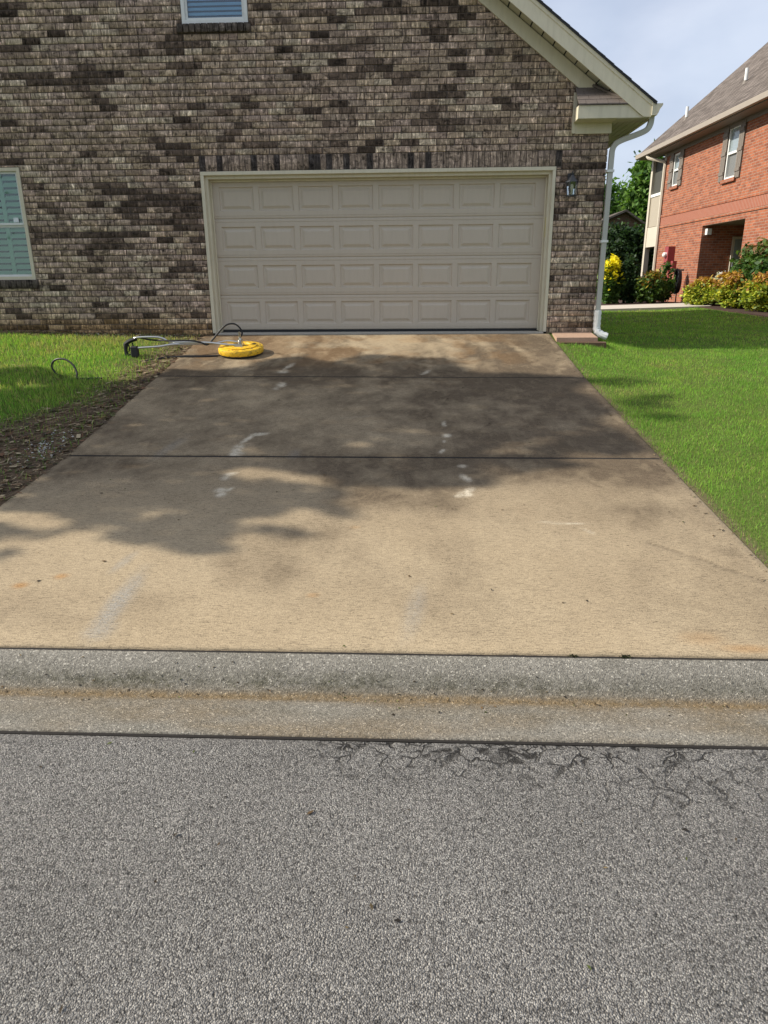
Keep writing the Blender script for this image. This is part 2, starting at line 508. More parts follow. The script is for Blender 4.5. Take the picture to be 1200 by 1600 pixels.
# soil and lawn underlay
t = NT('lawn_soil'); p = t.pos()
ch = t.sep(t.attr('Col').outputs['Color'])
n1 = t.noise(p, 3.0, 6, 0.7); n2 = t.noise(p, 40, 4, 0.7)
green = t.mix(n1, (0.085, 0.125, 0.026), (0.13, 0.165, 0.04))
soil = t.mix(t.noise(p, 9, 6, 0.75), (0.105, 0.072, 0.046), (0.225, 0.165, 0.108))
c = t.mix(ch[0], green, soil)
c = t.mix(1.0, c, t.ramp(n2, [(0.3, 0.6), (0.7, 1.25)]), 'MULTIPLY')
M['soil'] = t.done(c, 0.97, t.bump(n2, 0.9, 0.02), spec=0.08)
M['mulch'] = paint('red_brown_mulch', (0.05, 0.026, 0.018), 0.95, 0.5, 20, bump=0.9)
M['joint'] = paint('joint_dirt', (0.018, 0.015, 0.012), 0.98, 0.4, 30, bump=0.5)
M['pathconc'] = paint('pale_path_concrete', (0.52, 0.47, 0.39), 0.9, 0.12, 3, bump=0.3)
M['sill_conc'] = paint('garage_floor_concrete', (0.40, 0.37, 0.31), 0.9, 0.15, 7, bump=0.3, grime=0.3)

# neighbour's brickwork, too far to count
def far_brick(name, c1, c2, mortar, ang):
    t = NT(name); p = t.pos()
    q = t.mapv(p, rot=(0, 0, -ang))
    sx = t.new('ShaderNodeSeparateXYZ'); t.put(sx.inputs[0], q)
    cx = t.new('ShaderNodeCombineXYZ')
    t.put(cx.inputs[0], t.math('ADD', sx.outputs[0], sx.outputs[1])); t.put(cx.inputs[1], sx.outputs[2])
    b = t.new('ShaderNodeTexBrick'); t.put(b.inputs['Vector'], cx.outputs[0])
    b.inputs['Scale'].default_value = 1.0; b.inputs['Brick Width'].default_value = 0.215; b.inputs['Row Height'].default_value = 0.075
    b.inputs['Mortar Size'].default_value = 0.008; b.inputs['Bias'].default_value = -0.1
    t.put(b.inputs['Color1'], c1); t.put(b.inputs['Color2'], c2); t.put(b.inputs['Mortar'], mortar)
    c = t.mix(1.0, b.outputs['Color'], t.ramp(t.noise(p, 5, 5, 0.7), [(0.3, 0.75), (0.7, 1.2)]), 'MULTIPLY')
    return t.done(c, 0.92, t.bump(t.math('SUBTRACT', 1.0, b.outputs['Fac']), 0.6, 0.01), spec=0.12)
M['redbrick'] = far_brick('red_brick', (0.345, 0.122, 0.064), (0.205, 0.072, 0.045), (0.30, 0.215, 0.165), 0.0)
M['farbrick'] = far_brick('far_brown_brick', (0.13, 0.075, 0.055), (0.10, 0.06, 0.045), (0.16, 0.13, 0.11), 0.0)
M['taupe'] = paint('taupe_paint', (0.17, 0.145, 0.12), 0.6, 0.08, 8)
M['tan'] = paint('tan_trim', (0.52, 0.47, 0.38), 0.55, 0.06, 5)
M['pane_far'] = NT('far_window_glass').done((0.24, 0.29, 0.31), 0.06, spec=0.8)
M['screen_far'] = NT('far_window_screen').done((0.16, 0.165, 0.16), 0.5, spec=0.4)
t = NT('neighbour_shingle'); p = t.pos()
bt = t.new('ShaderNodeTexBrick'); sx = t.new('ShaderNodeSeparateXYZ'); t.put(sx.inputs[0], p); cx_ = t.new('ShaderNodeCombineXYZ')
t.put(cx_.inputs[0], sx.outputs[1]); t.put(cx_.inputs[1], t.math('MULTIPLY', sx.outputs[2], 1.53)); t.put(bt.inputs['Vector'], cx_.outputs[0])
bt.inputs['Scale'].default_value = 1.0; bt.inputs['Brick Width'].default_value = .30; bt.inputs['Row Height'].default_value = .15; bt.inputs['Mortar Size'].default_value = .012
t.put(bt.inputs['Color1'], (.105, .088, .076)); t.put(bt.inputs['Color2'], (.185, .158, .138)); t.put(bt.inputs['Mortar'], (.05, .042, .038))
c = t.mix(1.0, bt.outputs['Color'], t.ramp(t.noise(p, 1.5, 6, .7), [(.3, .8), (.7, 1.2)]), 'MULTIPLY')
M['farroof'] = t.done(c, .95, t.bump(t.noise(p, 60, 3), .5, .01), spec=.1)

# ------------------------------------------------------------------ ground levels
YF = 10.736                                   # brick face of the garage gable
def prof(y):
    return np.interp(y, [3.056, 5.83, 8.40, 10.74, 14, 20, 24, 40], [0.119, 0.419, 0.775, 1.124, 1.06, 1.0, 0.99, 1.0])
def lawn_right(y):
    return np.interp(y, [3.056, 5.83, 7.6, 8.4, 9.4, 10.5, 14, 20, 24, 40], [0.11, 0.405, 0.645, 0.725, 0.80, 0.865, 0.92, 1.02, 1.05, 1.0])
def yard_z(x, y):
    x = np.asarray(x, float); y = np.asarray(y, float)
    base = prof(y) - 0.012
    k = smooth(2.02, 3.5, x)
    z = base * (1 - k) + lawn_right(y) * k
    z = z + 0.055 * smooth(6.3, 8.2, x) * smooth(13, 17, y) * (1 - smooth(24, 30, y))
    z = z + 0.07 * smooth(-3.4, -7.0, x) * smooth(7.0, 10.5, y)
    z = z + (0.012 * (fbm(x * 1.3 + 40, y * 1.3 + 9, 3) - 0.5)) * smooth(0.1, 0.6, np.maximum(x - 2.0, -3.1 - x))
    return z
DL = lambda y: np.interp(y, [3.05, 5.84, 8.45, 10.7], [-3.06, -3.06, -3.14, -3.17])     # drive edges
DR = lambda y: np.interp(y, [3.05, 5.81, 8.34, 10.7], [2.13, 2.08, 1.99, 1.955])

def axis_pts(*segs):
    out = []
    for a, b, st in segs:
        n = max(1, int(round((b - a) / st))); out += list(np.linspace(a, b, n, endpoint=False))
    return np.array(out + [segs[-1][1]])

def grid_faces(nx, ny):
    i = np.arange(nx - 1)[None, :] + np.arange(ny - 1)[:, None] * nx
    i = i.ravel()
    return np.stack([i, i + 1, i + nx + 1, i + nx], 1)

def bed_mask(x, y):
    """bare, mulchy strip left of the drive: 1 = bare soil"""
    w = np.interp(y, [3.0, 4.8, 5.8, 6.6, 7.2, 7.9, 8.9, 9.7, 10.4], [1.6, 1.3, 1.05, 0.95, 0.62, 0.45, 0.45, 0.34, 0.25])
    d = (DL(y) - x) - w * (0.75 + 0.55 * fbm(x * 2.3, y * 2.3, 3))
    m = 1 - smooth(-0.26, 0.34, d + .25 * (fbm(x * 6, y * 6 + 8, 3) - .5))
    wallstrip = (1 - smooth(0.12, 0.34, YF - y + 0.16 * (fbm(x * 3 + 7, y * 3, 3) - 0.5)))
    m = np.maximum(m, np.where(x < -3.0, wallstrip, 0))
    return np.where(x < DL(y) + 0.1, m, 0)

gx = axis_pts((-600, -60, 60), (-60, -14, 4), (-14, -7, 0.5), (-7, -3.2, 0.12), (-3.2, -2.9, 0.03), (-2.9, 1.85, 0.35), (1.85, 2.3, 0.03), (2.3, 6, 0.15), (6, 16, 0.5), (16, 60, 4), (60, 600, 60))
gy = axis_pts((-600, -40, 56), (-40, -6, 4), (-6, 2.4, 1.2), (2.4, 3.3, 0.1), (3.3, 11.2, 0.12), (11.2, 26, 0.4), (26, 60, 3), (60, 600, 60))
X, Y = np.meshgrid(gx, gy)
Z = yard_z(X, np.clip(Y, 3.056, 40))
Z = np.where(Y < 3.03, -0.2, Z)
Z = np.where(Y < -7.0, 0.1, Z)
under = (X > DL(Y) + 0.035) & (X < DR(Y) - 0.035) & (Y < 10.9)
Z = np.where(under & (Y > 3.03), Z - 0.22, Z)
Z = np.where((X > -11.0) & (X < 2.45) & (Y > 11.0) & (Y < 18.9), 0.85, Z)
bm_ = bed_mask(X, Y)
bm_ = np.maximum(bm_, np.where((X > 2) & (X < 2.35) & (Y < 10.7), 0.7 * (1 - smooth(0.04, 0.12, X - DR(Y))), 0))
ground = np_mesh('ground', np.stack([X, Y, Z], -1).reshape(-1, 3), grid_faces(len(gx), len(gy)), M['soil'],
                 col=np.stack([bm_, bm_ * 0, bm_ * 0, bm_ * 0 + 1], -1).reshape(-1, 4), smooth_shade=True)
tag(ground, 'soil and turf base sloping from the houses to the street', kind='structure')

# street
ax_ = axis_pts((-80, -6, 6), (-6, -2.6, 0.2), (-2.6, 2.6, 0.03), (2.6, 6, 0.2), (6, 80, 6))
ay_ = axis_pts((-7.0, 0.0, 1.0), (0.0, 1.5, 0.1), (1.5, 2.520, 0.025))
X, Y = np.meshgrid(ax_, ay_)
Z = 0.004 * (fbm(X * 1.1, Y * 1.1, 3) - 0.5) * smooth(-7, 0, Y) - 0.012 * smooth(2.46, 2.520, Y)
Y = np.where(Y > 2.5, Y + .009 * (fbm(X * 11, Y * 0 + 3, 3) - .5), Y)
near = (1 - smooth(0.02, 0.42, 2.50 - Y)) * smooth(-0.62, -0.25, X + 0.2 * (fbm(X * 4, Y * 4, 2) - 0.5)) * (1 - 0.35 * smooth(1.0, 1.5, X))
near2 = np.exp(-((X - 1.10) / 0.50) ** 2 - ((Y - 2.22) / 0.17) ** 2) * 0.8
ck = np.clip(np.maximum(near, near2), 0, 1)
road = np_mesh('asphalt_road', np.stack([X, Y, Z], -1).reshape(-1, 3), grid_faces(len(ax_), len(ay_)), M['asphalt'],
               col=np.stack([ck, ck * 0, ck * 0, ck * 0 + 1], -1).reshape(-1, 4), smooth_shade=True)
tag(road, 'worn grey asphalt street in the foreground', kind='structure')
jb = MB().box(-80, 80, 2.40, 3.2, -0.19, -0.028).box(-80, 80, 2.5115, 2.5285, -.027, -.006).box(DL(3.06) + .01, DR(3.06) - .01, 3.0405, 3.0625, -.027, .103).build('joint_filler', M['joint'])
jb.parent = road

# roll kerb
kp = [(2.528, -0.10), (2.528, -0.004), (2.534, 0.002), (2.58, 0.0), (2.64, -0.004), (2.70, -0.009), (2.76, -0.014), (2.80, -0.017), (2.83, -0.019), (2.845, -0.018), (2.858, -0.012), (2.875, 0.002), (2.90, 0.023), (2.93, 0.047), (2.96, 0.070), (2.99, 0.089), (3.02, 0.103), (3.036, 0.107), (3.041, 0.101), (3.041, -0.02)]
kx = axis_pts((-80, -6, 4), (-6, 6, 0.04), (6, 80, 4))
kyz = np.array(kp)
X, I = np.meshgrid(kx, np.arange(len(kp)))
Y = kyz[I, 0]; Z = kyz[I, 1]
nz = fbm(X * 3.1, Y * 9, 4)
moss = np.exp(-((Y - 2.905) / 0.035) ** 2) * (0.30 + 1.0 * nz) + .25 * smooth(.45, .7, nz) + 0.4 * np.exp(-((Y - 2.72) / 0.03) ** 2) * smooth(0.4, 0.65, fbm(X * 2.2 + 3, Y * 4, 3)) + 0.55 * smooth(1.1, 1.6, X) * (Y < 2.7) * nz
silt = np.exp(-((Y - 2.838) / 0.028) ** 2) * (1.05 + 0.7 * fbm(X * 2, Y * 6 + 3, 3)) + (Y < 2.84) * .62 * smooth(.25, .75, fbm(X * 1.7 + 9, Y * 7, 3))
kerb = np_mesh('roll_kerb', np.stack([X, Y, Z], -1).reshape(-1, 3), grid_faces(len(kx), len(kp)), M['gutter'],
               col=np.clip(np.stack([moss, silt, nz * 0, nz * 0 + 1], -1), 0, 1).reshape(-1, 4), smooth_shade=True)
tag(kerb, 'low grey concrete roll kerb and gutter with brown silt line', kind='structure')

# ------------------------------------------------------------------ driveway slabs
bed = MB()
for y0, y1 in ((3.09, 5.83), (5.83, 8.40), (8.40, 10.66)):
    bed.quad8([(DL(y0) + .02, y0, prof(y0) - .2), (DR(y0) - .02, y0, prof(y0) - .2), (DR(y1) - .02, y1, prof(y1) - .2), (DL(y1) + .02, y1, prof(y1) - .2)],
              [(DL(y0) + .02, y0, prof(y0) - .005), (DR(y0) - .02, y0, prof(y0) - .005), (DR(y1) - .02, y1, prof(y1) - .005), (DL(y1) + .02, y1, prof(y1) - .005)])
drive = bed.build('driveway', M['joint'])
tag(drive, 'broom finished concrete driveway rising from street to garage', kind='structure')

MARKS = [  # x, y, rx, ry, rot, amount : pale scrapes left by earlier cleaning
    (-1.60, 8.86, .035, .14, -.25, .85), (-1.63, 8.62, .06, .07, 0, .8), (-1.55, 8.06, .05, .09, .1, .9), (-1.58, 7.9, .03, .05, .3, .6),
    (-1.47, 6.40, .075, .035, .25, 1), (-1.545, 6.28, .025, .11, -.3, 1), (-1.58, 6.02, .045, .10, 0, 1), (-1.57, 5.90, .06, .045, 0, 1),
    (-1.50, 5.42, .05, .035, .5, .9), (-1.52, 5.34, .03, .05, 0, .7), (-1.49, 5.08, .045, .05, 0, 1), (-1.47, 5.0, .035, .045, 0, 1), (-1.43, 5.10, .02, .05, -.4, .9),
    (.28, 6.70, .02, .07, 0, .9), (.29, 6.37, .035, .045, 0, 1), (.26, 6.22, .015, .03, 0, .8), (.235, 5.98, .02, .05, -.4, .9),
    (.39, 5.62, .035, .035, 0, .8), (.40, 5.36, .03, .07, .35, .9), (.38, 5.03, .05, .05, 0, 1), (.41, 5.10, .03, .06, -.5, 1), (.34, 5.0, .04, .025, .3, .8),
    (.13, 8.58, .03, .08, -.4, .9), (.08, 8.5, .03, .03, 0, .6), (1.0, 4.54, .14, .012, -.06, .7), (1.15, 4.42, .05, .012, -.9, .45), (-.6, 6.9, .2, .03, .2, .12)]
GREY = [(-1.65, 3.46, .055, .30, -.02, .85), (-1.80, 3.93, .03, .12, -.2, .55), (0.0, 3.42, .045, .22, -.15, .45), (-1.64, 3.20, .07, .08, 0, .7), (-1.05, 5.9, .05, .1, 0, .3), (-2.2, 6.05, .05, .25, -.2, .35)]
RUST = [(-2.11, 3.75, .035, .025, 0, .8), (-2.30, 3.64, .04, .03, 0, .9), (-.57, 3.57, .03, .02, 0, .5), (1.63, 3.12, .12, .03, 0, .55), (1.45, 3.2, .1, .05, 0, .3), (-.4, 4.45, .03, .02, 0, .3)]
def blobs(L, x, y, soft=0.6):
    o = np.zeros_like(x)
    for bx, by, rx, ry, ro, am in L:
        c, s = math.cos(ro), math.sin(ro)
        u = ((x - bx) * c + (y - by) * s) / rx; v = (-(x - bx) * s + (y - by) * c) / ry
        d = np.sqrt(u * u + v * v) + 0.5 * (fbm(x * 18, y * 18, 3) - 0.5)
        o = np.maximum(o, am * (1 - smooth(1 - soft, 1 + soft, d)))
    return o

J1 = lambda x: 5.836 - 0.006 * x
J2 = lambda x: 8.385 - 0.0234 * x
def slab(yb, yt, name_label):
    nx, ny = 230, int((yt(0) - yb(0)) / 0.024)
    u = np.concatenate([[0, .0012, .003, .012], np.linspace(.02, .98, nx), [.988, .997, .9988, 1]])
    v = np.concatenate([[0, .0015, .004, .012], np.linspace(.02, .98, ny), [.988, .996, .9985, 1]])
    U, V = np.meshgrid(u, v)
    xm = DL(5.0) + U * 5.1
    y = yb(xm) + V * (yt(xm) - yb(xm))
    x = DL(y) + U * (DR(y) - DL(y))
    ex = np.minimum(U, 1 - U) * 5.1; ey = np.minimum(V, 1 - V) * (yt(0) - yb(0))
    e = np.minimum(ex, ey)
    wav = 0.006 * (fbm(ex * 0 + y * 7, x * 7, 2) - 0.5)
    z = prof(y) - 0.010 * (1 - smooth(0, 0.014, e)) ** 2 + 0.003 * (fbm(x * 2, y * 2, 3) - 0.5)
    z = z - 0.0025 * np.exp(-((e - 0.075) / 0.006) ** 2)               # mark of the edging tool
    # hairline crack at the right front
    t_ = np.clip((x - 1.5) / 0.55, 0, 1)
    cy = 4.26 - 0.50 * t_ + 0.03 * (fbm(x * 9, x * 0 + 4, 3) - .5)
    crack = 0.85 * np.exp(-((y - cy) / 0.024) ** 2) * (x > 1.5)
    z = z - 0.006 * crack
    edge = (e <= 1e-9)
    x = x + np.where(np.minimum(U, 1 - U) <= 1e-9, 0, 0)
    # dirt
    n1 = fbm(x * 1.2 + 3, y * 1.2 + 8, 4); n2 = fbm(x * 3.2, y * 3.2, 4); ns = fbm(x * 4.2 + 2.2 * n1 + .5 * (y - 8), y * 1.3 + 1.5 * n2, 4)
    n3 = fbm(x * 6.5 + 50, y * 6.5, 4)
    d_front = 0.05 + 0.55 * smooth(.40, .70, n1) * (.3 + n2) + 0.62 * smooth(4.0, 5.85, y + .5 * (n1 - .5)) * (.35 + .75 * n2) + 0.58 * smooth(.6, 2.1, x) * n2 + 0.14 * np.exp(-((x + .55) / .35) ** 2) * n2 - .08 * np.exp(-((y - 3.2) / .2) ** 2)
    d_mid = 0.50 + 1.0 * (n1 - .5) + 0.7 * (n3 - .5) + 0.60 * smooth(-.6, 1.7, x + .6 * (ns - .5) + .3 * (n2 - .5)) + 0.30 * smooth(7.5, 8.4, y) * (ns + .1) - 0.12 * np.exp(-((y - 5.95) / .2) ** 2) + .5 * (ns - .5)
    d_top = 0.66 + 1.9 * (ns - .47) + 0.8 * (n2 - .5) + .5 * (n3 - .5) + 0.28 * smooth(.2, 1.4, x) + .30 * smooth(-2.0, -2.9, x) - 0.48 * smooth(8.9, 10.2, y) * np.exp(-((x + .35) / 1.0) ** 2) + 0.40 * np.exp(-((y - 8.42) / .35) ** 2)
    d_top += 0.85 * np.exp(-((x + .92) / .24) ** 2 - ((y - 9.5) / .30) ** 2) * (.5 + n3) + 0.6 * np.exp(-((x - .76) / .18) ** 2 - ((y - 9.5) / .45) ** 2) * (.5 + n3)
    s1 = smooth(5.55, 6.05, y + .5 * (n2 - .5)); s2 = smooth(8.05, 8.75, y + .6 * (n2 - .5))
    d = d_front * (1 - s1) + (d_mid * (1 - s2) + d_top * s2) * s1
    d = d + 0.25 * np.exp(-(e / .05) ** 2) * smooth(5, 6, y) * n2 - 0.22 * np.exp(-((y - 3.10) / .07) ** 2) - 0.35 * np.exp(-((y - 10.62) / .07) ** 2)
    d = np.where(ex < 0.09, d - 0.22 * smooth(.4, .6, n2), d)
    jn = np.exp(-(ey / .03) ** 2) * (y > 3.6) * (y < 10.4)
    d = np.maximum(d, np.maximum(0.8 * crack, (.55 + .8 * (n2 - .2)) * jn))
    gold = np.clip(RB(x, y) + 0.22 * smooth(8.6, 9.2, y) * (1 - smooth(.9, 1.8, x)) * smooth(.35, .6, n2), 0, 1)
    col = np.stack([np.clip(d, 0, 1), blobs(MARKS, x, y), gold, blobs(GREY, x, y, .8)], -1)
    nyv, nxv = U.shape
    Vt = np.stack([x, y, z], -1).reshape(-1, 3)
    F = grid_faces(nxv, nyv)
    # skirt
    def ring():
        top = list(range(nxv)); right = [r * nxv + nxv - 1 for r in range(1, nyv)]
        bot = [(nyv - 1) * nxv + c for c in range(nxv - 2, -1, -1)]; left = [r * nxv for r in range(nyv - 2, 0, -1)]
        return top + right + bot + left
    rg = ring(); b0 = len(Vt)
    low = Vt[rg].copy(); low[:, 2] -= 0.10
    Vt = np.concatenate([Vt, low]); colf = np.concatenate([col.reshape(-1, 4), np.clip(col.reshape(-1, 4)[rg] + [.25, 0, 0, 0], 0, 1)])
    k = np.arange(len(rg)); k2 = (k + 1) % len(rg)
    F = np.concatenate([F, np.stack([np.array(rg)[k], b0 + k, b0 + k2, np.array(rg)[k2]], 1)])
    o = np_mesh('slab', Vt, F, M['concrete'], drive, col=colf, smooth_shade=True)
    o["label"] = name_label
RB = lambda x, y: blobs(RUST, x, y, .8)
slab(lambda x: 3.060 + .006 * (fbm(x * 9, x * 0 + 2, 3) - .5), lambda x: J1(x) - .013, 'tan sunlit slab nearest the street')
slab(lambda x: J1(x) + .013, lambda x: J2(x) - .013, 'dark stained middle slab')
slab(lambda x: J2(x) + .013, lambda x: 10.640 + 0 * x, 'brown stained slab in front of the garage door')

# ------------------------------------------------------------------ the garage gable house
XC = 2.605                                    # right corner of the brick face
house = empty('brick_house', (-0.57, YF, 1.10), 'grey brown brick house with beige double garage door and gable', 'house')
RSL = 0.733                                   # roof slope
def roof_low(x): return 3.877 + RSL * (2.949 - x)      # lower edge of the rake board, right slope
RIDGE_X = -4.0
def gable_z(x):
    x = np.asarray(x, float)
    return np.where(x > RIDGE_X, roof_low(x), roof_low(2 * RIDGE_X - x))
YB = 19.1
XL = 2 * RIDGE_X - XC
OPEN = [(-3.062, 1.922, 0.0, 3.342), (-7.35, -5.668, 1.915, 3.432), (-3.137, -2.252, 5.122, 6.35)]   # door, left window, upper window
SOLD = (-3.062, 1.990, 3.346, 3.552)
SILLS = [(-7.40, -5.64, 1.800, 1.915), (-3.21, -2.225, 5.022, 5.122)]

# mortar backing: front face with openings, sides and back
mb = MB()
ym = YF + 0.012
xs = sorted(set([XL, -7.35, -5.668, -3.137, -3.062, -2.252, 1.922, XC - 0.008, RIDGE_X]))
for a, b in zip(xs[:-1], xs[1:]):
    cuts = [(o[2], o[3]) for o in OPEN if o[0] <= a + 1e-6 and b <= o[1] + 1e-6]
    cuts.sort(); z = 0.8
    for c0, c1 in cuts:
        if c0 > z: mb.box(a, b, ym, ym + 0.16, z, c0)
        z = c1
    za, zb = float(gable_z(a)) + .05, float(gable_z(b)) + .05
    mb.add([(a, ym, z), (b, ym, z), (b, ym, zb), (a, ym, za), (a, ym + .16, z), (b, ym + .16, z), (b, ym + .16, zb), (a, ym + .16, za)],
           [(0, 1, 2, 3), (7, 6, 5, 4), (0, 4, 5, 1), (2, 6, 7, 3), (1, 5, 6, 2), (0, 3, 7, 4)])
mb.box(XC - 0.17, XC - 0.009, ym + .161, YB, 0.8, 3.95)
mb.box(XL, XL + .16, ym + .161, YB, 0.8, 3.95)
mb.box(XL, XC - 0.01, YB + .001, YB + .16, 0.8, 3.95)
wall = mb.build('wall', M['mortar'], house)

# bricks ------------------------------------------------------------
CH, BL, JT = 0.0815, 0.245, 0.010
def subtract(rect, hole):
    x0, x1, z0, z1 = rect; a, b, c, d = hole
    if a >= x1 or b <= x0 or c >= z1 or d <= z0: return [rect]
    out = []
    if a > x0: out.append((x0, a, z0, z1))
    if b < x1: out.append((b, x1, z0, z1))
    m0, m1 = max(x0, a), min(x1, b)
    if c > z0: out.append((m0, m1, z0, c))
    if d < z1: out.append((m0, m1, d, z1))
    return out
bricks = []                                   # (x0,x1,z0,z1,kind)
zs = 3.552 - 36 * CH
row = 0
while True:
    z0 = zs + row * CH; z1 = z0 + CH - JT
    if z0 > 6.6: break
    off = (row % 2) * BL / 2 + random.uniform(-.012, .012)
    x = XC
    first = True
    while x > -8.3:
        L = BL if not first else (BL if row % 2 == 0 else BL / 2)
        first = False
        x0 = x - L + JT * 0.5; x1 = x - JT * 0.5 if x < XC else XC
        x -= L * random.uniform(0.985, 1.015) if x < XC else L
        if z0 > gable_z((x0 + x1) / 2) - 0.09 and z1 > gable_z(x1) - 0.1: continue
        rects = [(x0, x1, z0, z1)]
        for h in [(o[0] - .006, o[1] + .006, o[2] - .006, o[3] + .006) for o in OPEN] + [(SOLD[0] - .006, SOLD[1] + .006, SOLD[2] - .02, SOLD[3])] + [(s[0] - .006, s[1] + .006, s[2] - .008, s[3] + .005) for s in SILLS]:
            rects = [q for r_ in rects for q in subtract(r_, h)]
        for r_ in rects:
            if r_[1] - r_[0] > 0.018 and r_[3] - r_[2] > 0.018: bricks.append((*r_, 0))
    row += 1
n = int(round((SOLD[1] - SOLD[0]) / CH)); w = (SOLD[1] - SOLD[0]) / n
for i in range(n): bricks.append((SOLD[0] + i * w + .004, SOLD[0] + (i + 1) * w - .004, SOLD[2], SOLD[3] - JT, 1))
for s in SILLS:
    n = int(round((s[1] - s[0]) / CH)); w = (s[1] - s[0]) / n
    for i in range(n): bricks.append((s[0] + i * w + .004, s[0] + (i + 1) * w - .004, s[2], s[3], 2))
B = np.array(bricks)

def brick_colour(b):
    cx, cz = (b[0] + b[1]) / 2, (b[2] + b[3]) / 2
    rw = int(round(cz / CH))
    env = float(fbm(cx * 1.7 + 31 + 1.1 * cz, cz * 3.3 + 4, 3))     # where dark packs were opened
    pk = float(vnoise(cx * 2.1 + rw * 13.7, rw * 5.31 + .5))      # runs of like bricks within a course
    rr = random.random()
    dark_p = 0.74 if pk > 1.0 - 0.80 * smooth(.46, .76, env) else 0.07
    lp = float(vnoise(cx * 1.6 + rw * 7.9 + 90, rw * 3.17 + .5))
    lite_p = 0.65 if lp > 0.76 else 0.10
    if rr < dark_p:
        c = np.array((0.104, 0.075, 0.056)) * random.uniform(0.6, 1.7)
    elif rr < dark_p + (1 - dark_p) * lite_p:
        c = np.array((0.51, 0.410, 0.298)) * random.uniform(0.7, 1.2)
    else:
        c = np.array((0.378, 0.284, 0.213)) * random.uniform(0.74, 1.24)
        c = c * np.array((1, random.uniform(.975, 1.02), random.uniform(.92, 1.04)))
    k = float(1 - smooth(1.16, 1.50, cz + 0.12 * (random.random() - .5))) * (1.0 if cx < -2.9 else 0.35)
    k *= 0.75
    c = c * (1 - k) + np.array((0.27, 0.165, 0.065)) * k * (0.35 + 2.2 * c.mean() ** 0.7)
    return c

def brick_shape(w, h, dep, jit):
    """front face, chamfer and sides; local: x 0..w, z 0..h, front at y=0"""
    b = 0.0055
    j = lambda s=0.0018: random.uniform(-s, s) * jit
    fr = [(b + j(), j(.0015), b + j()), (w - b + j(), j(.0015), b + j()), (w - b + j(), j(.0015), h - b + j()), (b + j(), j(.0015), h - b + j())]
    md = [(j(), b, j()), (w + j(), b, j()), (w + j(), b, h + j()), (j(), b, h + j())]
    bk = [(x_, dep, z_) for x_, _, z_ in md]
    F = [(0, 1, 2, 3)] + [(i + 4, (i + 1) % 4 + 4, (i + 1) % 4, i) for i in range(4)] + [(i + 8, (i + 1) % 4 + 8, (i + 1) % 4 + 4, i + 4) for i in range(4)]
    return fr + md + bk, F

# which bricks show largest in the picture
ctr = np.stack([(B[:, 0] + B[:, 1]) / 2, np.full(len(B), YF), (B[:, 2] + B[:, 3]) / 2], 1)
Mw = np.array(cam.matrix_world)
q = (ctr - Mw[:3, 3]) @ Mw[:3, :3]
px = 600 + 1090 * q[:, 0] / -q[:, 2]; py = 800 - 1090 * q[:, 1] / -q[:, 2]
inside = (px > 12) & (px < 1188) & (py > 8)
hidden_by_trim = (ctr[:, 2] > roof_low(ctr[:, 0]) - .20) | ((ctr[:, 0] > 2.08) & (ctr[:, 2] > 3.72))
area = (B[:, 1] - B[:, 0]) * (B[:, 3] - B[:, 2]) / q[:, 2] ** 2 / (-q[:, 2])
near_ = np.hypot(ctr[:, 0] - 0.2, ctr[:, 2] - 4.2)             # of equal bricks take those nearest the lens axis
score = np.where(inside & ~hidden_by_trim & (B[:, 4] < 2) & (B[:, 1] - B[:, 0] > 0.06), 10 - near_, -99)
pick = set(np.argsort(-score)[:292].tolist())
proto = {}
SV, SF, SC = [], [], []
for i, b in enumerate(bricks):
    x0, x1, z0, z1, kd = b
    w, h = x1 - x0, z1 - z0
    proud = {0: 0.0, 1: -0.002, 2: 0.045}[kd]
    yoff = YF - proud + random.uniform(-.0025, .0025)
    dep = 0.014 + proud + .06 * (kd == 2)
    c = brick_colour(b)
    if kd == 1: c = np.array((0.31, 0.235, 0.18)) * random.uniform(.75, 1.25) if random.random() > .18 else np.array((0.06, .05, .045))
    if kd == 2: c = np.array((0.11, 0.09, 0.075)) * random.uniform(.7, 1.2)
    if i in pick:
        key = (round(w, 2), round(h, 2), kd, random.randrange(3))
        if key not in proto:
            P, F = brick_shape(w, h, dep, 1.0)
            me = bpy.data.meshes.new('brick'); me.from_pydata(P, [], F); me.update(); me.materials.append(M['brick_obj'])
            proto[key] = (me, w, h)
        me, w0, h0 = proto[key]
        o = bpy.data.objects.new('brick', me); COL.objects.link(o); o.parent = wall
        rl = root_loc(wall)
        o.location = (x0 - rl.x, yoff - rl.y, z0 - rl.z)
        o.scale = (w / w0, 1, h / h0)
        o.color = (*[float(v) for v in c], 1)
    else:
        P, F = brick_shape(w, h, dep, 1.0)
        b0 = len(SV)
        SV += [(x0 + p_[0], yoff + p_[1], z0 + p_[2]) for p_ in P]
        SF += [tuple(k + b0 for k in f) for f in F]
        SC += [tuple(c)] * len(P)
o = np_mesh('brick_courses', np.array(SV), np.array(SF), M['brick'], wall, col=np.array(SC))
o["kind"] = "stuff"

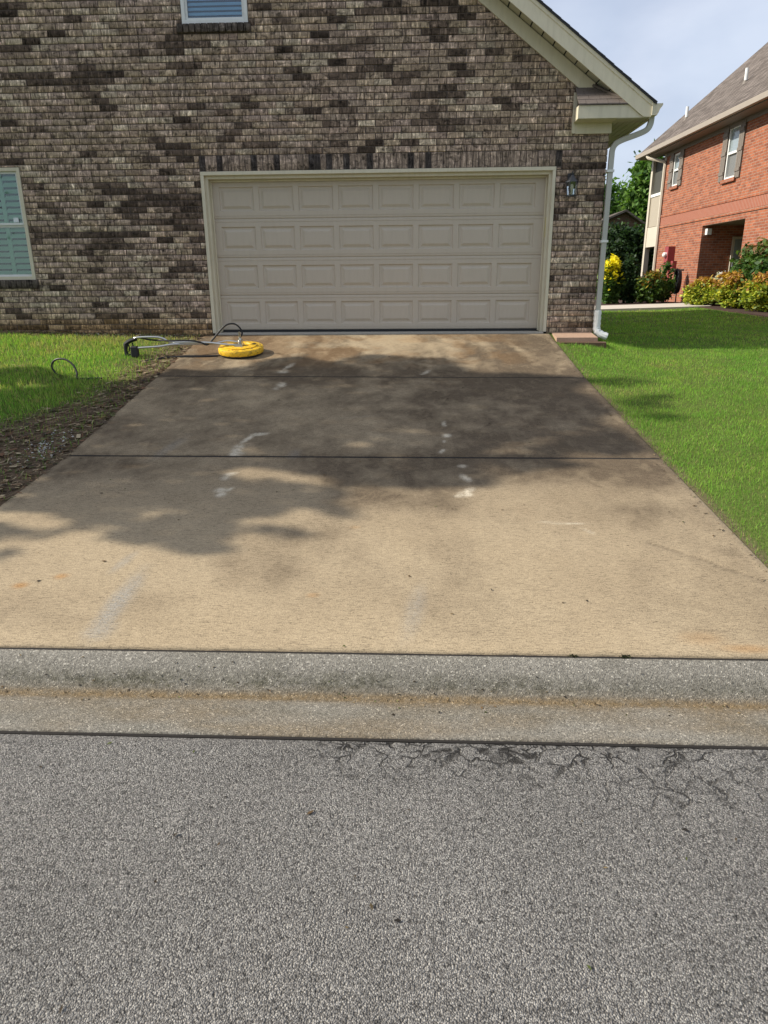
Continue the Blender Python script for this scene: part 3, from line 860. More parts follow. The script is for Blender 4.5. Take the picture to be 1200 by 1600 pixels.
# roof planes, rake boards, soffit ---------------------------------
YR = YF - 0.318                                # face of the rake board
X_EAVE = 3.05
for sgn in (1, -1):
    fx = (lambda x: x) if sgn == 1 else (lambda x: 2 * RIDGE_X - x)
    zr = roof_low(RIDGE_X)
    # rake fascia board
    P = [(fx(RIDGE_X), zr), (fx(2.952), 3.872), (fx(X_EAVE), 3.868), (fx(X_EAVE), 4.036), (fx(RIDGE_X), zr + .236)]
    MB().prism(P, YR, YR + .022).build('rake_board', M['cream'], house)
    P = [(fx(RIDGE_X), zr + .19), (fx(X_EAVE), roof_low(X_EAVE) + .19), (fx(X_EAVE), roof_low(X_EAVE) + .239), (fx(RIDGE_X), zr + .239)]
    MB().prism(P, YR - .012, YR - .0005).build('rake_moulding', M['cream'], house)
    # frieze board on the brick
    def fl(x): return 4.291 + .745 * (2.141 - x)
    P = [(fx(RIDGE_X), fl(RIDGE_X)), (fx(2.165), fl(2.165)), (fx(2.36), fl(2.165)), (fx(2.36), roof_low(2.36) + .03), (fx(RIDGE_X), zr + .03)]
    MB().prism(P, YF - .024, YF + .01).build('frieze_board', M['cream'], house)
    # soffit planks across the overhang
    x = RIDGE_X; i = 0
    while x < 2.93:
        x2 = min(x + 0.152, 2.94)
        a, b = x + .009, x2 - .009
        za, zb = roof_low(a) + .045, roof_low(b) + .045
        MB().quad8([(fx(a), YR + .023, za), (fx(b), YR + .023, zb), (fx(b), YF + .02, zb), (fx(a), YF + .02, za)],
                   [(fx(a), YR + .023, za + .012), (fx(b), YR + .023, zb + .012), (fx(b), YF + .02, zb + .012), (fx(a), YF + .02, za + .012)]).build('soffit_panel', M['soffit'], house)
        x = x2
    P = [(fx(RIDGE_X), zr + .075), (fx(2.94), roof_low(2.94) + .075), (fx(2.94), roof_low(2.94) + .09), (fx(RIDGE_X), zr + .09)]
    MB().prism(P, YR + .023, YF + .02).build('soffit_backing', M['dark'], house)
    # roof slab
    P = [(fx(RIDGE_X), zr + .240), (fx(X_EAVE + .05), roof_low(X_EAVE + .05) + .240), (fx(X_EAVE + .05), roof_low(X_EAVE + .05) + .256), (fx(RIDGE_X), zr + .256)]
    rf = MB().prism(P, YR - .03, YB + .3).build('roof', M['shingle_edge'], house)
    # shingle butts along the rake edge
    x = RIDGE_X + .02
    while x < X_EAVE + .03:
        x2 = min(x + .118, X_EAVE + .06); th = .012 + random.uniform(0, .004)
        P = [(fx(x), roof_low(x) + .2565), (fx(x2), roof_low(x2) + .2565), (fx(x2), roof_low(x2) + .2565 + th), (fx(x), roof_low(x) + .2565 + .008)]
        MB().prism(P, YR - .03 - random.uniform(.008, .02), YR + .5).build('shingle', M['shingle_edge'], rf)
        x = x2
# side eave: soffit, fascia, gutter
mb = MB()
for k in range(5):
    mb_x0 = 2.62 + k * .082
    MB().box(mb_x0 + .002, mb_x0 + .078, YR + .03, YB, 3.862, 3.874).build('eave_soffit_board', M['soffit'], house)
MB().box(2.60, 3.03, YR + .03, YB, 3.8755, 3.885).build('soffit_backing', M['dark'], house)
MB().box(3.026, 3.046, YR + .024, YB + .2, 3.855, 4.02).build('eave_fascia', M['cream'], house)
gp = [(3.052, 3.885), (3.12, 3.885), (3.135, 3.91), (3.15, 3.95), (3.185, 4.0), (3.185, 4.022), (3.172, 4.022), (3.172, 4.0), (3.14, 3.955), (3.11, 3.897), (3.060, 3.897), (3.060, 4.03), (3.052, 4.03)]
gut = MB().prism(gp, YR - .015, YB + .2).build('gutter', M['cream'], house)
MB().prism([(3.061, 3.898), (3.109, 3.898), (3.139, 3.956), (3.171, 4.001), (3.171, 4.021), (3.061, 4.021)], YR - .012, YR - .004).build('gutter_end', M['cream'], gut)

# eave return with its little shingled roof
ret = MB()
ret.box(2.118, 2.975, YR + .0235, YR + .045, 3.868, 4.020).build('return_fascia', M['cream'], house)
MB().box(2.108, 2.1175, YR + .024, YF - .012, 3.868, 4.020).build('return_end', M['cream'], house)
MB().box(2.110, 3.02, YR + .046, YF - .026, 3.864, 3.878).build('return_soffit', M['cream'], house)
MB().box(2.094, 2.146, YF - .022, YF + .01, 3.742, 4.232).build('return_trim', M['cream'], house)
MB().box(2.147, XC + .02, YF - .030, YF + .01, 3.735, 3.8635).build('return_frieze', M['cream'], house)
rr = MB()
yA, zA, yB_, zB = YR + .010, 4.022, YF - .004, 4.285
rr.quad8([(2.118, yA + .02, zA), (2.96, yA + .02, zA), (2.56, yB_, zB - .005), (2.118, yB_, zB - .005)],
         [(2.118, yA + .02, zA + .012), (2.94, yA + .02, zA + .012), (2.54, yB_, zB + .007), (2.118, yB_, zB + .007)])
rro = rr.build('return_roof', M['shingle'], house)
for r_ in range(4):
    t0, t1 = r_ / 4 - .03, (r_ + 1) / 4 + .02
    ya, yb = yA + (yB_ - yA) * t0, yA + (yB_ - yA) * t1
    za, zb = zA + (zB - zA) * t0 + .022, zA + (zB - zA) * t1 + .016
    xr = 2.80 - .30 * (r_ + .3) / 4
    x = 2.104 + (r_ % 2) * .05 - .05
    while x < xr - .02:
        x2 = min(x + .145, xr)
        xa = max(x, 2.104)
        if x2 - xa > .02:
            MB().quad8([(xa + .002, ya, za - .012), (x2 - .002, ya, za - .012), (x2 - .002, yb, zb - .012), (xa + .002, yb, zb - .012)],
                       [(xa + .002, ya, za + random.uniform(0, .004)), (x2 - .002, ya, za + random.uniform(0, .004)), (x2 - .002, yb, zb), (xa + .002, yb, zb)]).build('shingle', M['shingle'], rro)
        x = x2
MB().tube([(2.33, YF - .03, 4.31), (2.56, YF - .16, 4.17), (2.80, YR + .03, 4.06)], .016, 6).build('flashing', M['shingle'], rro)

# downspout
ds = smooth_path([(3.085, YR + .10, 3.89), (3.08, YR + .11, 3.80), (3.04, YR + .12, 3.735), (2.93, YR + .16, 3.69), (2.78, YR + .22, 3.645), (2.69, YF - .075, 3.60), (2.652, YF - .06, 3.53), (2.648, YF - .055, 3.42)], 5)
dso = MB().tube(ds + [(2.640, YF - .055, 1.42)], .047, 4).build('downspout', M['spout'], house)
el = []
for k in range(15):                            # ribbed foot
    t_ = k / 14
    if t_ < .5: c = (2.640 + .006 * t_, YF - .055, 1.43 - .26 * t_ / .5)
    else:
        a = (t_ - .5) / .5 * R(62)
        c = (2.643 + .19 * (1 - math.cos(a)) * 1.5, YF - .06 - .10 * (t_ - .5), 1.17 - .125 * math.sin(a))
    el.append(c)
MB().tube(el, [.052 + (.006 if k % 2 else -.002) for k in range(15)], 10).build('downspout_elbow', M['white'], dso)
for z in (3.25, 2.35):
    MB().box(2.592, 2.692, YF - .103, YF - .0005, z, z + .03).build('downspout_strap', M['white'], dso)

# garage door casing ------------------------------------------------
YD = YF + 0.17                                # face of the door
MB().box(-3.060, -3.012, YF - .018, YF + .04, 1.128, 3.2915, .003).build('door_casing', M['cream'], house)
MB().box(1.874, 1.920, YF - .018, YF + .04, 1.128, 3.2915, .003).build('door_casing', M['cream'], house)
MB().box(-3.060, 1.920, YF - .018, YF + .04, 3.292, 3.340, .003).build('door_casing', M['cream'], house)
for x0, x1, s in ((-3.060, -2.972, 1), (1.834, 1.920, -1)):
    MB().box(x0, x1, YF + .041, YD + .06, 1.128, 3.25).build('door_jamb', M['cream'], house)
    xi = (x1, x1 + .022) if s > 0 else (x0 - .022, x0)
    MB().box(xi[0] + (.0005 if s > 0 else 0), xi[1] - (0 if s > 0 else .0005), YD - .034, YD - .003, 1.14, 3.262, .004).build('door_stop', M['cream'], house)
MB().box(-3.060, 1.920, YF + .041, YD + .06, 3.2505, 3.3395).build('door_jamb', M['cream'], house)
MB().box(-2.95, 1.812, YD - .034, YD - .003, 3.2225, 3.250, .004).build('door_stop', M['cream'], house)
st = MB().box(1.8315, 1.8338, YF + .05, YF + .10, 2.44, 2.70).build('sticker', paint('aged_yellow_sticker', (0.62, 0.54, 0.22), .5), house)

gd = MB().box(-2.965, 1.828, YD + .03, YD + .05, 1.16, 3.28).build('garage_door', M['door'], house)
DX0, DX1 = -2.960, 1.822
SZ = [1.166, 1.668, 2.201, 2.734, 3.276]
PXS = [(-2.862 + .5775 * i, -2.862 + .5775 * i + .503) for i in range(8)]
for k in range(4):
    z0, z1 = SZ[k] + .0012, SZ[k + 1] - .0012
    pz0 = z0 + (.100 if k else .085); pz1 = pz0 + .325
    zl = [(z0, .008), (z0 + .010, .002), (z0 + .028, 0), (z0 + .031, .004), (z0 + .036, .004), (z0 + .039, 0), (pz0, 0), (pz1, 0), (z1 - .052, 0), (z1 - .049, .004), (z1 - .044, .004), (z1 - .041, 0), (z1 - .018, 0), (z1 - .014, .006), (z1, .008)]
    xl = [DX0] + [v for p_ in PXS for v in p_] + [DX1]
    V = []; F = []
    for z, d in zl:
        for x in xl: V.append((x, YD + d, z))
    nx = len(xl)
    for i in range(len(zl) - 1):
        for j in range(nx - 1):
            if zl[i][0] == pz0 and j % 2 == 1: continue
            F.append((i * nx + j, i * nx + j + 1, (i + 1) * nx + j + 1, (i + 1) * nx + j))
    b = MB().add(V, F)
    b.add([(DX0, YD + .008, z0), (DX1, YD + .008, z0), (DX1, YD + .03, z0), (DX0, YD + .03, z0)], [(3, 2, 1, 0)])
    b.build('door_section', M['door'], gd)
    for (a, c) in PXS:
        rings = [(0, 0), (.004, .004), (.010, .0145), (.016, .0165), (.036, .0165), (.066, .003), (.070, .0015), (.074, .001)]
        V = []; F = []
        for ins, d in rings:
            V += [(a + ins, YD + d, pz0 + ins), (c - ins, YD + d, pz0 + ins), (c - ins, YD + d, pz1 - ins), (a + ins, YD + d, pz1 - ins)]
        for r_ in range(len(rings) - 1):
            for i in range(4):
                F.append((r_ * 4 + i, r_ * 4 + (i + 1) % 4, r_ * 4 + 4 + (i + 1) % 4, r_ * 4 + 4 + i))
        l = (len(rings) - 1) * 4
        F.append((l, l + 1, l + 2, l + 3))
        MB().add(V, F).build('door_panel', M['door'], gd)
MB().box(-2.965, 1.828, YD + .004, YD + .05, 1.131, 1.1655).build('bottom_seal', M['black'], gd)
MB().box(-3.012, 1.872, YF - .082, YD + .5, 1.00, 1.130, .006).build('garage_floor_edge', M['sill_conc'], house)

# windows -----------------------------------------------------------
def house_window(x0, x1, z0, z1, zmeet, glassm, slatm, pitch, tilt, label, stile=None):
    f = MB()
    fw = .048
    for a, b, c, d in ((x0, x0 + fw, z0, z1), (x1 - fw, x1, z0, z1)): f.box(a, b, YF - .012, YF + .09, c, d, .003)
    f.box(x0 + fw, x1 - fw, YF - .012, YF + .09, z0, z0 + fw, .003); f.box(x0 + fw, x1 - fw, YF - .012, YF + .09, z1 - fw, z1, .003)
    wo = f.build('window', M['white'] if slatm is M['blind'] else M['cream'], house)
    wo["label"] = label
    i0, i1, k0, k1 = x0 + fw, x1 - fw, z0 + fw, z1 - fw
    s = MB()
    sw = .03
    for (c, d, yy) in (((k0, zmeet, .045), (zmeet, k1, .02)) if zmeet else ((k0, k1, .02),)):
        s.box(i0 + .001, i0 + sw, YF + yy, YF + yy + .022, c, d - .001); s.box(i1 - sw, i1 - .001, YF + yy, YF + yy + .022, c, d - .001)
        s.box(i0 + sw, i1 - sw, YF + yy, YF + yy + .022, c, c + sw); s.box(i0 + sw, i1 - sw, YF + yy, YF + yy + .022, d - sw, d - .001)
    s.build('sash', M['white'], wo)
    if zmeet:
        MB().box(i0 + sw, i1 - sw, YF + .055, YF + .058, k0 + sw, zmeet - sw).build('pane', glassm, wo)
        MB().box(i0 + sw, i1 - sw, YF + .030, YF + .033, zmeet + sw, k1 - sw).build('pane', glassm, wo)
    else: MB().box(i0 + sw, i1 - sw, YF + .030, YF + .033, k0 + sw, k1 - sw).build('pane', glassm, wo)
    # closed louvres just behind the glass, each its own slat
    cols = [(i0, i1)] if stile is None else [(i0, stile - .03), (stile + .03, i1)]
    if stile is not None:
        MB().box(stile - .029, stile + .029, YF + .075, YF + .10, k0, k1).build('shutter_stile', slatm, wo)
    for a, b in cols:
        z = k0 + .01
        while z < k1 - .01:
            h = pitch * 1.0
            dy = math.sin(R(tilt)) * h / 2; dz = math.cos(R(tilt)) * h / 2
            zc = z + pitch / 2; yc = YF + .088
            MB().quad8([(a + .002, yc - dy, zc - dz), (b - .002, yc - dy, zc - dz), (b - .002, yc - dy + .004, zc - dz), (a + .002, yc - dy + .004, zc - dz)],
                       [(a + .002, yc + dy, zc + dz), (b - .002, yc + dy, zc + dz), (b - .002, yc + dy + .004, zc + dz), (a + .002, yc + dy + .004, zc + dz)]).build('slat', slatm, wo)
            z += pitch
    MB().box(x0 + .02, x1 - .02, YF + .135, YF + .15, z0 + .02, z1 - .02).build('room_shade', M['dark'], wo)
    return wo
wl_ = house_window(-7.35, -5.668, 1.915, 3.432, 2.675, M['glass_green'], M['louver'], .086, 40, 'sash window with pale green louvred shutters behind the glass', -6.02)
MB().box(-5.875, -5.800, YF + .016, YF + .020, 2.712, 2.775).build('security_sticker', paint('pale_sticker', (.72, .76, .78), .5), wl_)
house_window(-3.137, -2.252, 5.122, 6.35, None, M['glass_blue'], M['blind'], .056, 38, 'upper window with pale blue blinds')

# ------------------------------------------------------------------ wall lantern
LX, LY = 2.126, YF - .13
lan = empty('wall_lantern', (LX, YF, 2.94), 'small dark metal coach lantern on the brick right of the garage door', 'lantern')
def hexa(r0, z0, r1, z1, mat, name, par):
    MB().lathe([(r0, z0), (r1, z1)], (LX, LY, 0), 6).build(name, mat, par, 10)
MB().box(LX - .045, LX + .045, YF - .022, YF - .001, 3.02, 3.25, .006).build('backplate', M['blackmetal'], lan)
MB().tube(smooth_path([(LX, YF - .02, 3.16), (LX, YF - .06, 3.235), (LX, YF - .11, 3.245), (LX, LY, 3.225)], 4), .009, 7).build('bracket_arm', M['blackmetal'], lan)
top = MB().lathe([(.094, 3.126), (.090, 3.134), (.055, 3.168), (.038, 3.190), (.026, 3.20), (.020, 3.212), (.012, 3.218)], (LX, LY, 0), 6).build('lantern_roof', M['pewter'], lan, 8)
MB().lathe([(.006, 3.218), (.013, 3.232), (.006, 3.243), (.009, 3.252), (.002, 3.266)], (LX, LY, 0), 8).build('finial', M['pewter'], top)
cage = MB()
for k in range(6):
    a = 2 * math.pi * k / 6
    cage.tube([(LX + .058 * math.cos(a), LY + .058 * math.sin(a), 2.965), (LX + .076 * math.cos(a), LY + .076 * math.sin(a), 3.128)], .0045, 4)
cage.build('cage', M['pewter'], lan)
hexa(.054, 2.966, .072, 3.127, M['lampglass'], 'glass', lan)
hexa(.066, 2.945, .070, 2.964, M['pewter'], 'lantern_base', lan)
MB().lathe([(.010, 2.965), (.012, 3.02), (.024, 3.05), (.026, 3.075), (.012, 3.10), (.003, 3.108)], (LX, LY, 0), 10).build('bulb', M['bulb'], lan)

# ------------------------------------------------------------------ stone ledge at the corner
t = NT('pinkish_paver'); p = t.pos()
c = t.mix(t.noise(p, 8, 6, .7), (.36, .23, .155), (.47, .33, .235))
c = t.mix(t.ramp(t.noise(p, 30, 4, .7), [(.5, 0), (.75, .5)]), c, (.2, .13, .09))
M['paver'] = t.done(c, .9, t.bump(t.noise(p, 90, 3), .4, .004), spec=.15)
t = NT('paver_front_shade'); p = t.pos()  # dark brown colour stands in for shade on the paver's front face
c = t.mix(t.noise(p, 10, 6, .7), (.07, .042, .026), (.16, .10, .065))
M['paver_shade'] = t.done(c, .85, t.bump(t.noise(p, 60, 3), .5, .005), spec=.2)
led = empty('paver_step', (2.27, 10.5, .95), 'reddish paver with its front shade painted as a brown strip between driveway and downspout', 'paver')
MB().quad8([(1.975, 10.16, 1.020), (2.545, 10.16, 1.020), (2.575, 10.728, 1.06), (2.00, 10.728, 1.06)],
           [(1.975, 10.16, 1.085), (2.545, 10.16, 1.085), (2.575, 10.728, 1.122), (2.00, 10.728, 1.122)]).build('upper_paver', M['paver'], led)
MB().quad8([(2.01, 10.035, .95), (2.635, 10.025, .95), (2.65, 10.158, .96), (2.02, 10.158, .96)],
           [(2.01, 10.035, 1.028), (2.635, 10.025, 1.022), (2.65, 10.158, 1.030), (2.02, 10.158, 1.035)]).build('front_shade_strip', M['paver_shade'], led)  # separate dark block in place of the single paver's unlit front
MB().box(2.05, 2.53, 10.20, 10.70, .80, 1.019).build('paver_base', M['joint'], led)

# ------------------------------------------------------------------ rotary surface cleaner
SCX, SCY = -2.345, 9.50
SCZ = float(prof(SCY)) + .004
sl = math.atan(.149)
Mt = Matrix.Rotation(sl, 3, 'X')
sc = empty('surface_cleaner', (SCX, SCY, SCZ), 'yellow rotary surface cleaner with steel handles lying on the driveway', 'cleaner')
MB().lathe([(.270, .004), (.286, .008), (.286, .030), (.27, .032)], (SCX, SCY, SCZ), 48, Mt).build('brush_skirt', M['black'], sc)
dk = MB().lathe([(.27, .026), (.295, .026), (.300, .034), (.300, .085), (.294, .097), (.280, .104), (.20, .108), (.10, .112), (.06, .113)], (SCX, SCY, SCZ), 48, Mt).build('deck', M['yellow'], sc)
def loc(x, y, z): v = Mt @ Vector((x, y, z)); return (SCX + v.x, SCY + v.y, SCZ + v.z)
MB().lathe([(.055, .112), (.055, .128), (.034, .132), (.034, .160), (.040, .162), (.040, .185), (.022, .19), (.018, .215), (.012, .217)], (SCX, SCY, SCZ), 14, Mt).build('swivel', M['steel'], sc)
MB().box(*[v for a, b in zip(loc(-.06, -.11, .112), loc(.05, -.06, .15)) for v in (min(a, b), max(a, b))]).build('handle_bracket', M['steel'], sc)
h1 = smooth_path([loc(.02, -.085, .135), (-2.56, 9.40, 1.075), (-2.75, 9.42, 1.095), (-3.05, 9.43, 1.100), (-3.27, 9.43, 1.105), (-3.38, 9.43, 1.155), (-3.50, 9.43, 1.172), (-3.72, 9.43, 1.165), (-3.80, 9.44, 1.135)], 5)
h2 = smooth_path([loc(-.02, .10, .128), (-2.55, 9.60, 1.10), (-2.72, 9.57, 1.075), (-2.95, 9.50, 1.075), (-3.22, 9.38, 1.08), (-3.40, 9.34, 1.055), (-3.58, 9.33, 1.045), (-3.74, 9.33, 1.035)], 5)
MB().tube(h1, .0155, 10).build('handle_tube', M['steel'], sc)
MB().tube(h2, .0155, 10).build('handle_tube', M['steel'], sc)
g = MB()                                       # trigger gun hanging off the handle end
g.tube(smooth_path([(-3.74, 9.44, 1.150), (-3.82, 9.44, 1.125), (-3.89, 9.44, 1.085), (-3.905, 9.44, 1.06)], 4), [.028] * 12 + [.03], 8)
g.tube(smooth_path([(-3.895, 9.44, 1.075), (-3.90, 9.44, 1.0), (-3.895, 9.44, .925)], 4), [.031, .031, .029, .027, .026, .026, .026, .027, .028], 8)
gun = g.build('trigger_gun', M['black'], sc)
MB().tube(smooth_path([(-3.80, 9.44, 1.10), (-3.795, 9.44, 1.02), (-3.83, 9.44, .95), (-3.895, 9.44, .93)], 4), .010, 6).build('trigger_guard', M['black'], gun)
MB().tube([(-3.86, 9.44, 1.08), (-3.845, 9.44, 1.03), (-3.86, 9.44, .98)], .009, 6).build('trigger', M['black'], gun)
MB().box(-3.785, -3.685, 9.295, 9.365, .915, 1.062, .014).build('side_grip', M['black'], sc)
MB().tube(smooth_path([(-3.72, 9.45, 1.165), (-3.55, 9.45, 1.135), (-3.3, 9.40, 1.125), (-3.0, 9.40, 1.125), (-2.86, 9.40, 1.10), (-2.78, 9.42, 1.07), (-2.70, 9.44, 1.14), (-2.60, 9.47, 1.25), (-2.52, 9.48, 1.318), (-2.43, 9.49, 1.335), (-2.36, 9.49, 1.30), (-2.315, 9.49, 1.22), loc(0, 0, .21)], 6), .0115, 8).build('pressure_hose', M['black'], sc)
MB().lathe([(.215, .106), (.222, .116), (.205, .120), (.13, .122), (.125, .113)], (SCX, SCY, SCZ), 40, Mt).build('deck_rib', M['yellow'], dk)
for k in range(6):
    a = k * math.pi / 3 + .3
    MB().lathe([(.010, .104), (.010, .113), (.004, .115)], loc(.255 * math.cos(a), .255 * math.sin(a), 0), 6, Mt).build('bolt', M['steel'], dk)
for a in (R(200), R(20)):
    MB().lathe([(.030, .0), (.030, .012), (.018, .014)], loc(.18 * math.cos(a), .18 * math.sin(a), .112), 12, Mt).build('vent_cap', M['black'], dk)
MB().tube([loc(0, 0, .212), loc(0, 0, .29)], .015, 8).build('hose_fitting', M['steel'], sc)

gz = lambda x, y, d=0.012: (x, y, float(yard_z(x, y)) + d)
hp = smooth_path([(-2.63, 9.36, float(prof(9.36)) + .012), (-2.85, 9.33, float(prof(9.33)) + .012), (-3.1, 9.33, float(prof(9.33)) + .012), gz(-3.35, 9.30), gz(-3.7, 9.1, -.012), gz(-4.0, 8.75, -.012), gz(-4.35, 8.52, -.01),
                  gz(-4.45, 8.50, .07), gz(-4.45, 8.50, .145), gz(-4.37, 8.48, .20), gz(-4.25, 8.46, .20), gz(-4.15, 8.42, .145), gz(-4.10, 8.38, .07), gz(-4.07, 8.32, .02), gz(-3.95, 8.32, .012), gz(-3.80, 8.36, .012), gz(-3.66, 8.45, -.012)], 6)
hz = MB().tube(hp, .0115, 8).build('pressure_hose', M['black'])
tag(hz, 'thin dark hose looping out of the grass on the left lawn', 'hose')

# ------------------------------------------------------------------ lawn
def blades(name, label, pts_fn, n, parent_kind='stuff'):
    pass
def grass_patch(name, label, x, y, z, h, wd, col):
    n = len(x)
    ang = rng.random(n) * 2 * np.pi
    lean = rng.normal(0, .45, n) * h; la = rng.random(n) * 2 * np.pi
    dx, dy = np.cos(ang) * wd / 2, np.sin(ang) * wd / 2
    A = np.stack([x - dx, y - dy, z - .006], 1); Bv = np.stack([x + dx, y + dy, z - .006], 1)
    T = np.stack([x + lean * np.cos(la), y + lean * np.sin(la), z + h], 1)
    V = np.stack([A, Bv, T], 1).reshape(-1, 3)
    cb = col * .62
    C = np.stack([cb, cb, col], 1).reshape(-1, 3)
    F = np.arange(3 * n).reshape(-1, 3)
    o = np_mesh(name, V, F, M['grass'], col=C)
    return tag(o, label, 'grass', kind='stuff')
def sample(n, x0, x1, y0, y1, dens):
    x = rng.uniform(x0, x1, n); y = rng.uniform(y0, y1, n)
    k = rng.random(n) < dens(x, y)
    return x[k], y[k]
def grass_colours(x, y, dry_bias=0.0):
    n = len(x)
    f1 = fbm(x * .9 + 11, y * .9 + 2, 4); f2 = fbm(x * 5, y * 5 + 30, 3)
    a = np.array([.205, .435, .055]); b = np.array([.37, .565, .09]); c = np.array([.56, .49, .20]); d = np.array([.16, .33, .045])
    k = np.clip(smooth(.30, .72, f1 * .6 + f2 * .4) + rng.normal(0, .22, n), 0, 1)[:, None]
    col = a * (1 - k) + b * k
    kd = (rng.random(n) < .15)[:, None]; col = np.where(kd, d, col)
    dry = (rng.random(n) < np.clip(.05 + dry_bias + .9 * smooth(.56, .82, f1) * smooth(.45, .7, f2), 0, .8))[:, None]
    col = np.where(dry, c * rng.uniform(.7, 1.2, (n, 1)), col) * (.78 + .44 * fbm(x * 1.7 + 70, y * 1.7, 4))[:, None]
    return col * rng.uniform(.75, 1.25, (n, 1))
# right lawn
def dens_r(x, y):
    edge = smooth(-.03, .06, x - DR(y) + .10 * (fbm(x * 6, y * 6, 3) - .5)) * (.55 + .45 * smooth(.3, .5, fbm(x * 2.7 + 80, y * 2.7, 3)))
    in_house = (y > YF - .02) & (x < XC + .03)
    on_ledge = (x < 2.66) & (y > 10.02)
    return np.where(in_house | on_ledge, 0, edge)
xs_, ys_, hs_, ws_ = [], [], [], []
for (x0, x1, y0, y1, dn, hh, ww) in ((1.9, 5.2, 3.06, 5.5, 5200, .034, .0042), (1.9, 6.0, 5.5, 8.0, 4600, .034, .0048), (1.9, 7.0, 8.0, 11.0, 3200, .034, .0062), (2.6, 9.5, 11.0, 15.5, 1200, .036, .010), (2.6, 10.0, 15.5, 22.0, 480, .040, .016)):
    x, y = sample(int((x1 - x0) * (y1 - y0) * dn), x0, x1, y0, y1, dens_r)
    xs_.append(x); ys_.append(y); hs_.append(hh * rng.uniform(.55, 1.2, len(x))); ws_.append(ww * rng.uniform(.7, 1.3, len(x)))
x, y, h_, w_ = map(np.concatenate, (xs_, ys_, hs_, ws_))
keep = (y < 19.45 + .236 * (x - 2.0) - .02) & ((x < 7.85) | (y < 13))
x, y, h_, w_ = x[keep], y[keep], h_[keep], w_[keep]
h_ = h_ * (0.45 + 1.1 * fbm(x * 2.2, y * 2.2, 4)) * np.where(rng.random(len(x)) < .02, 1.7, 1)
grass_patch('mown_lawn', 'bright green mown lawn right of the driveway', x, y, yard_z(x, y), h_, w_, grass_colours(x, y))
# left lawn, thin and patchy
def dens_l(x, y):
    e = smooth(0, .06, DL(y) - x)
    return e * np.clip(1 - bed_mask(x, y) * .90, 0, 1) * (.35 + .65 * smooth(.25, .5, fbm(x * 1.6 + 50, y * 1.6, 3)))
xs_, ys_ = [], []
for (x0, x1, y0, y1, dn) in ((-6.0, -3.0, 3.1, 6.5, 2200), (-6.8, -3.0, 6.5, 8.6, 3000), (-7.6, -3.0, 8.6, 10.70, 3000)):
    x, y = sample(int((x1 - x0) * (y1 - y0) * dn), x0, x1, y0, y1, dens_l); xs_.append(x); ys_.append(y)
x, y = np.concatenate(xs_), np.concatenate(ys_)
hl = .052 * rng.uniform(.5, 1.3, len(x)) * (.6 + .8 * fbm(x * 2, y * 2, 3))
dry = .12 + .45 * smooth(9.3, 10.4, y) * smooth(-6.2, -4.5, x)
grass_patch('patchy_lawn', 'longer patchy grass left of the driveway below the house wall', x, y, yard_z(x, y), hl, .0070 * rng.uniform(.7, 1.4, len(x)), grass_colours(x, y, dry))
# straw, thatch and dead leaves on the bare strip
n = 26000
x = rng.uniform(-6.0, -3.0, n); y = rng.uniform(3.1, 10.72, n)
k = rng.random(n) < np.clip(bed_mask(x, y) * .95 + .04, 0, 1) * smooth(-.01, .02, DL(y) + .02 - x)
x, y = x[k], y[k]; n = len(x)
z = yard_z(x, y)
L = rng.uniform(.02, .085, n); an = rng.random(n) * 2 * np.pi; ti = rng.normal(0, .25, n)
dx, dy, dz = np.cos(an) * L / 2, np.sin(an) * L / 2, np.abs(ti) * L * .5
wv = np.where(rng.random(n) < .08, .018, .0035)
px_, py_ = -np.sin(an) * wv, np.cos(an) * wv
zb = z + rng.uniform(.002, .02, n)
V = np.stack([np.stack([x - dx - px_, y - dy - py_, zb], 1), np.stack([x + dx - px_, y + dy - py_, zb + dz], 1), np.stack([x + dx + px_, y + dy + py_, zb + dz + .003], 1), np.stack([x - dx + px_, y - dy + py_, zb + .003], 1)], 1).reshape(-1, 3)
pal = np.array([[.27, .20, .12], [.15, .105, .062], [.075, .055, .038], [.36, .29, .18], [.11, .125, .045], [.19, .10, .055]])
C = np.repeat(pal[rng.integers(0, 6, n)] * rng.uniform(.6, 1.25, (n, 1)), 4, 0)
tag(np_mesh('thatch_litter', V, np.arange(4 * n).reshape(-1, 4), M['litter'], col=C), 'brown straw and dead leaf litter on the bare strip beside the driveway', 'litter', kind='stuff')
# white chippings
n = 260
sel = rng.random(n) < .6
x = np.where(sel, rng.normal(-3.36, .10, n), rng.uniform(-5.2, -3.3, n)); y = np.where(sel, rng.normal(6.05, .22, n), rng.normal(10.62, .05, n))
k = (x < DL(y) - .02) & (y < YF - .02); x, y = x[k], y[k]; n = len(x)
r = rng.uniform(.005, .015, n); z = yard_z(x, y) + .008
oct_ = np.array([[1, 0, 0], [-1, 0, 0], [0, 1, 0], [0, -1, 0], [0, 0, .6], [0, 0, -.6]])
of = np.array([[0, 2, 4], [2, 1, 4], [1, 3, 4], [3, 0, 4], [2, 0, 5], [1, 2, 5], [3, 1, 5], [0, 3, 5]])
V = (np.stack([x, y, z], 1)[:, None, :] + oct_[None] * r[:, None, None] * rng.uniform(.6, 1.3, (n, 6, 1))).reshape(-1, 3)
F = (of[None] + 6 * np.arange(n)[:, None, None]).reshape(-1, 3)
C = np.repeat(np.array([[.62, .60, .56]]) * rng.uniform(.5, 1.15, (n, 1)), 6, 0)
tag(np_mesh('white_gravel', V, F, M['litter'], col=C), 'small white stone chips scattered on bare soil left of the driveway', 'gravel', kind='stuff')

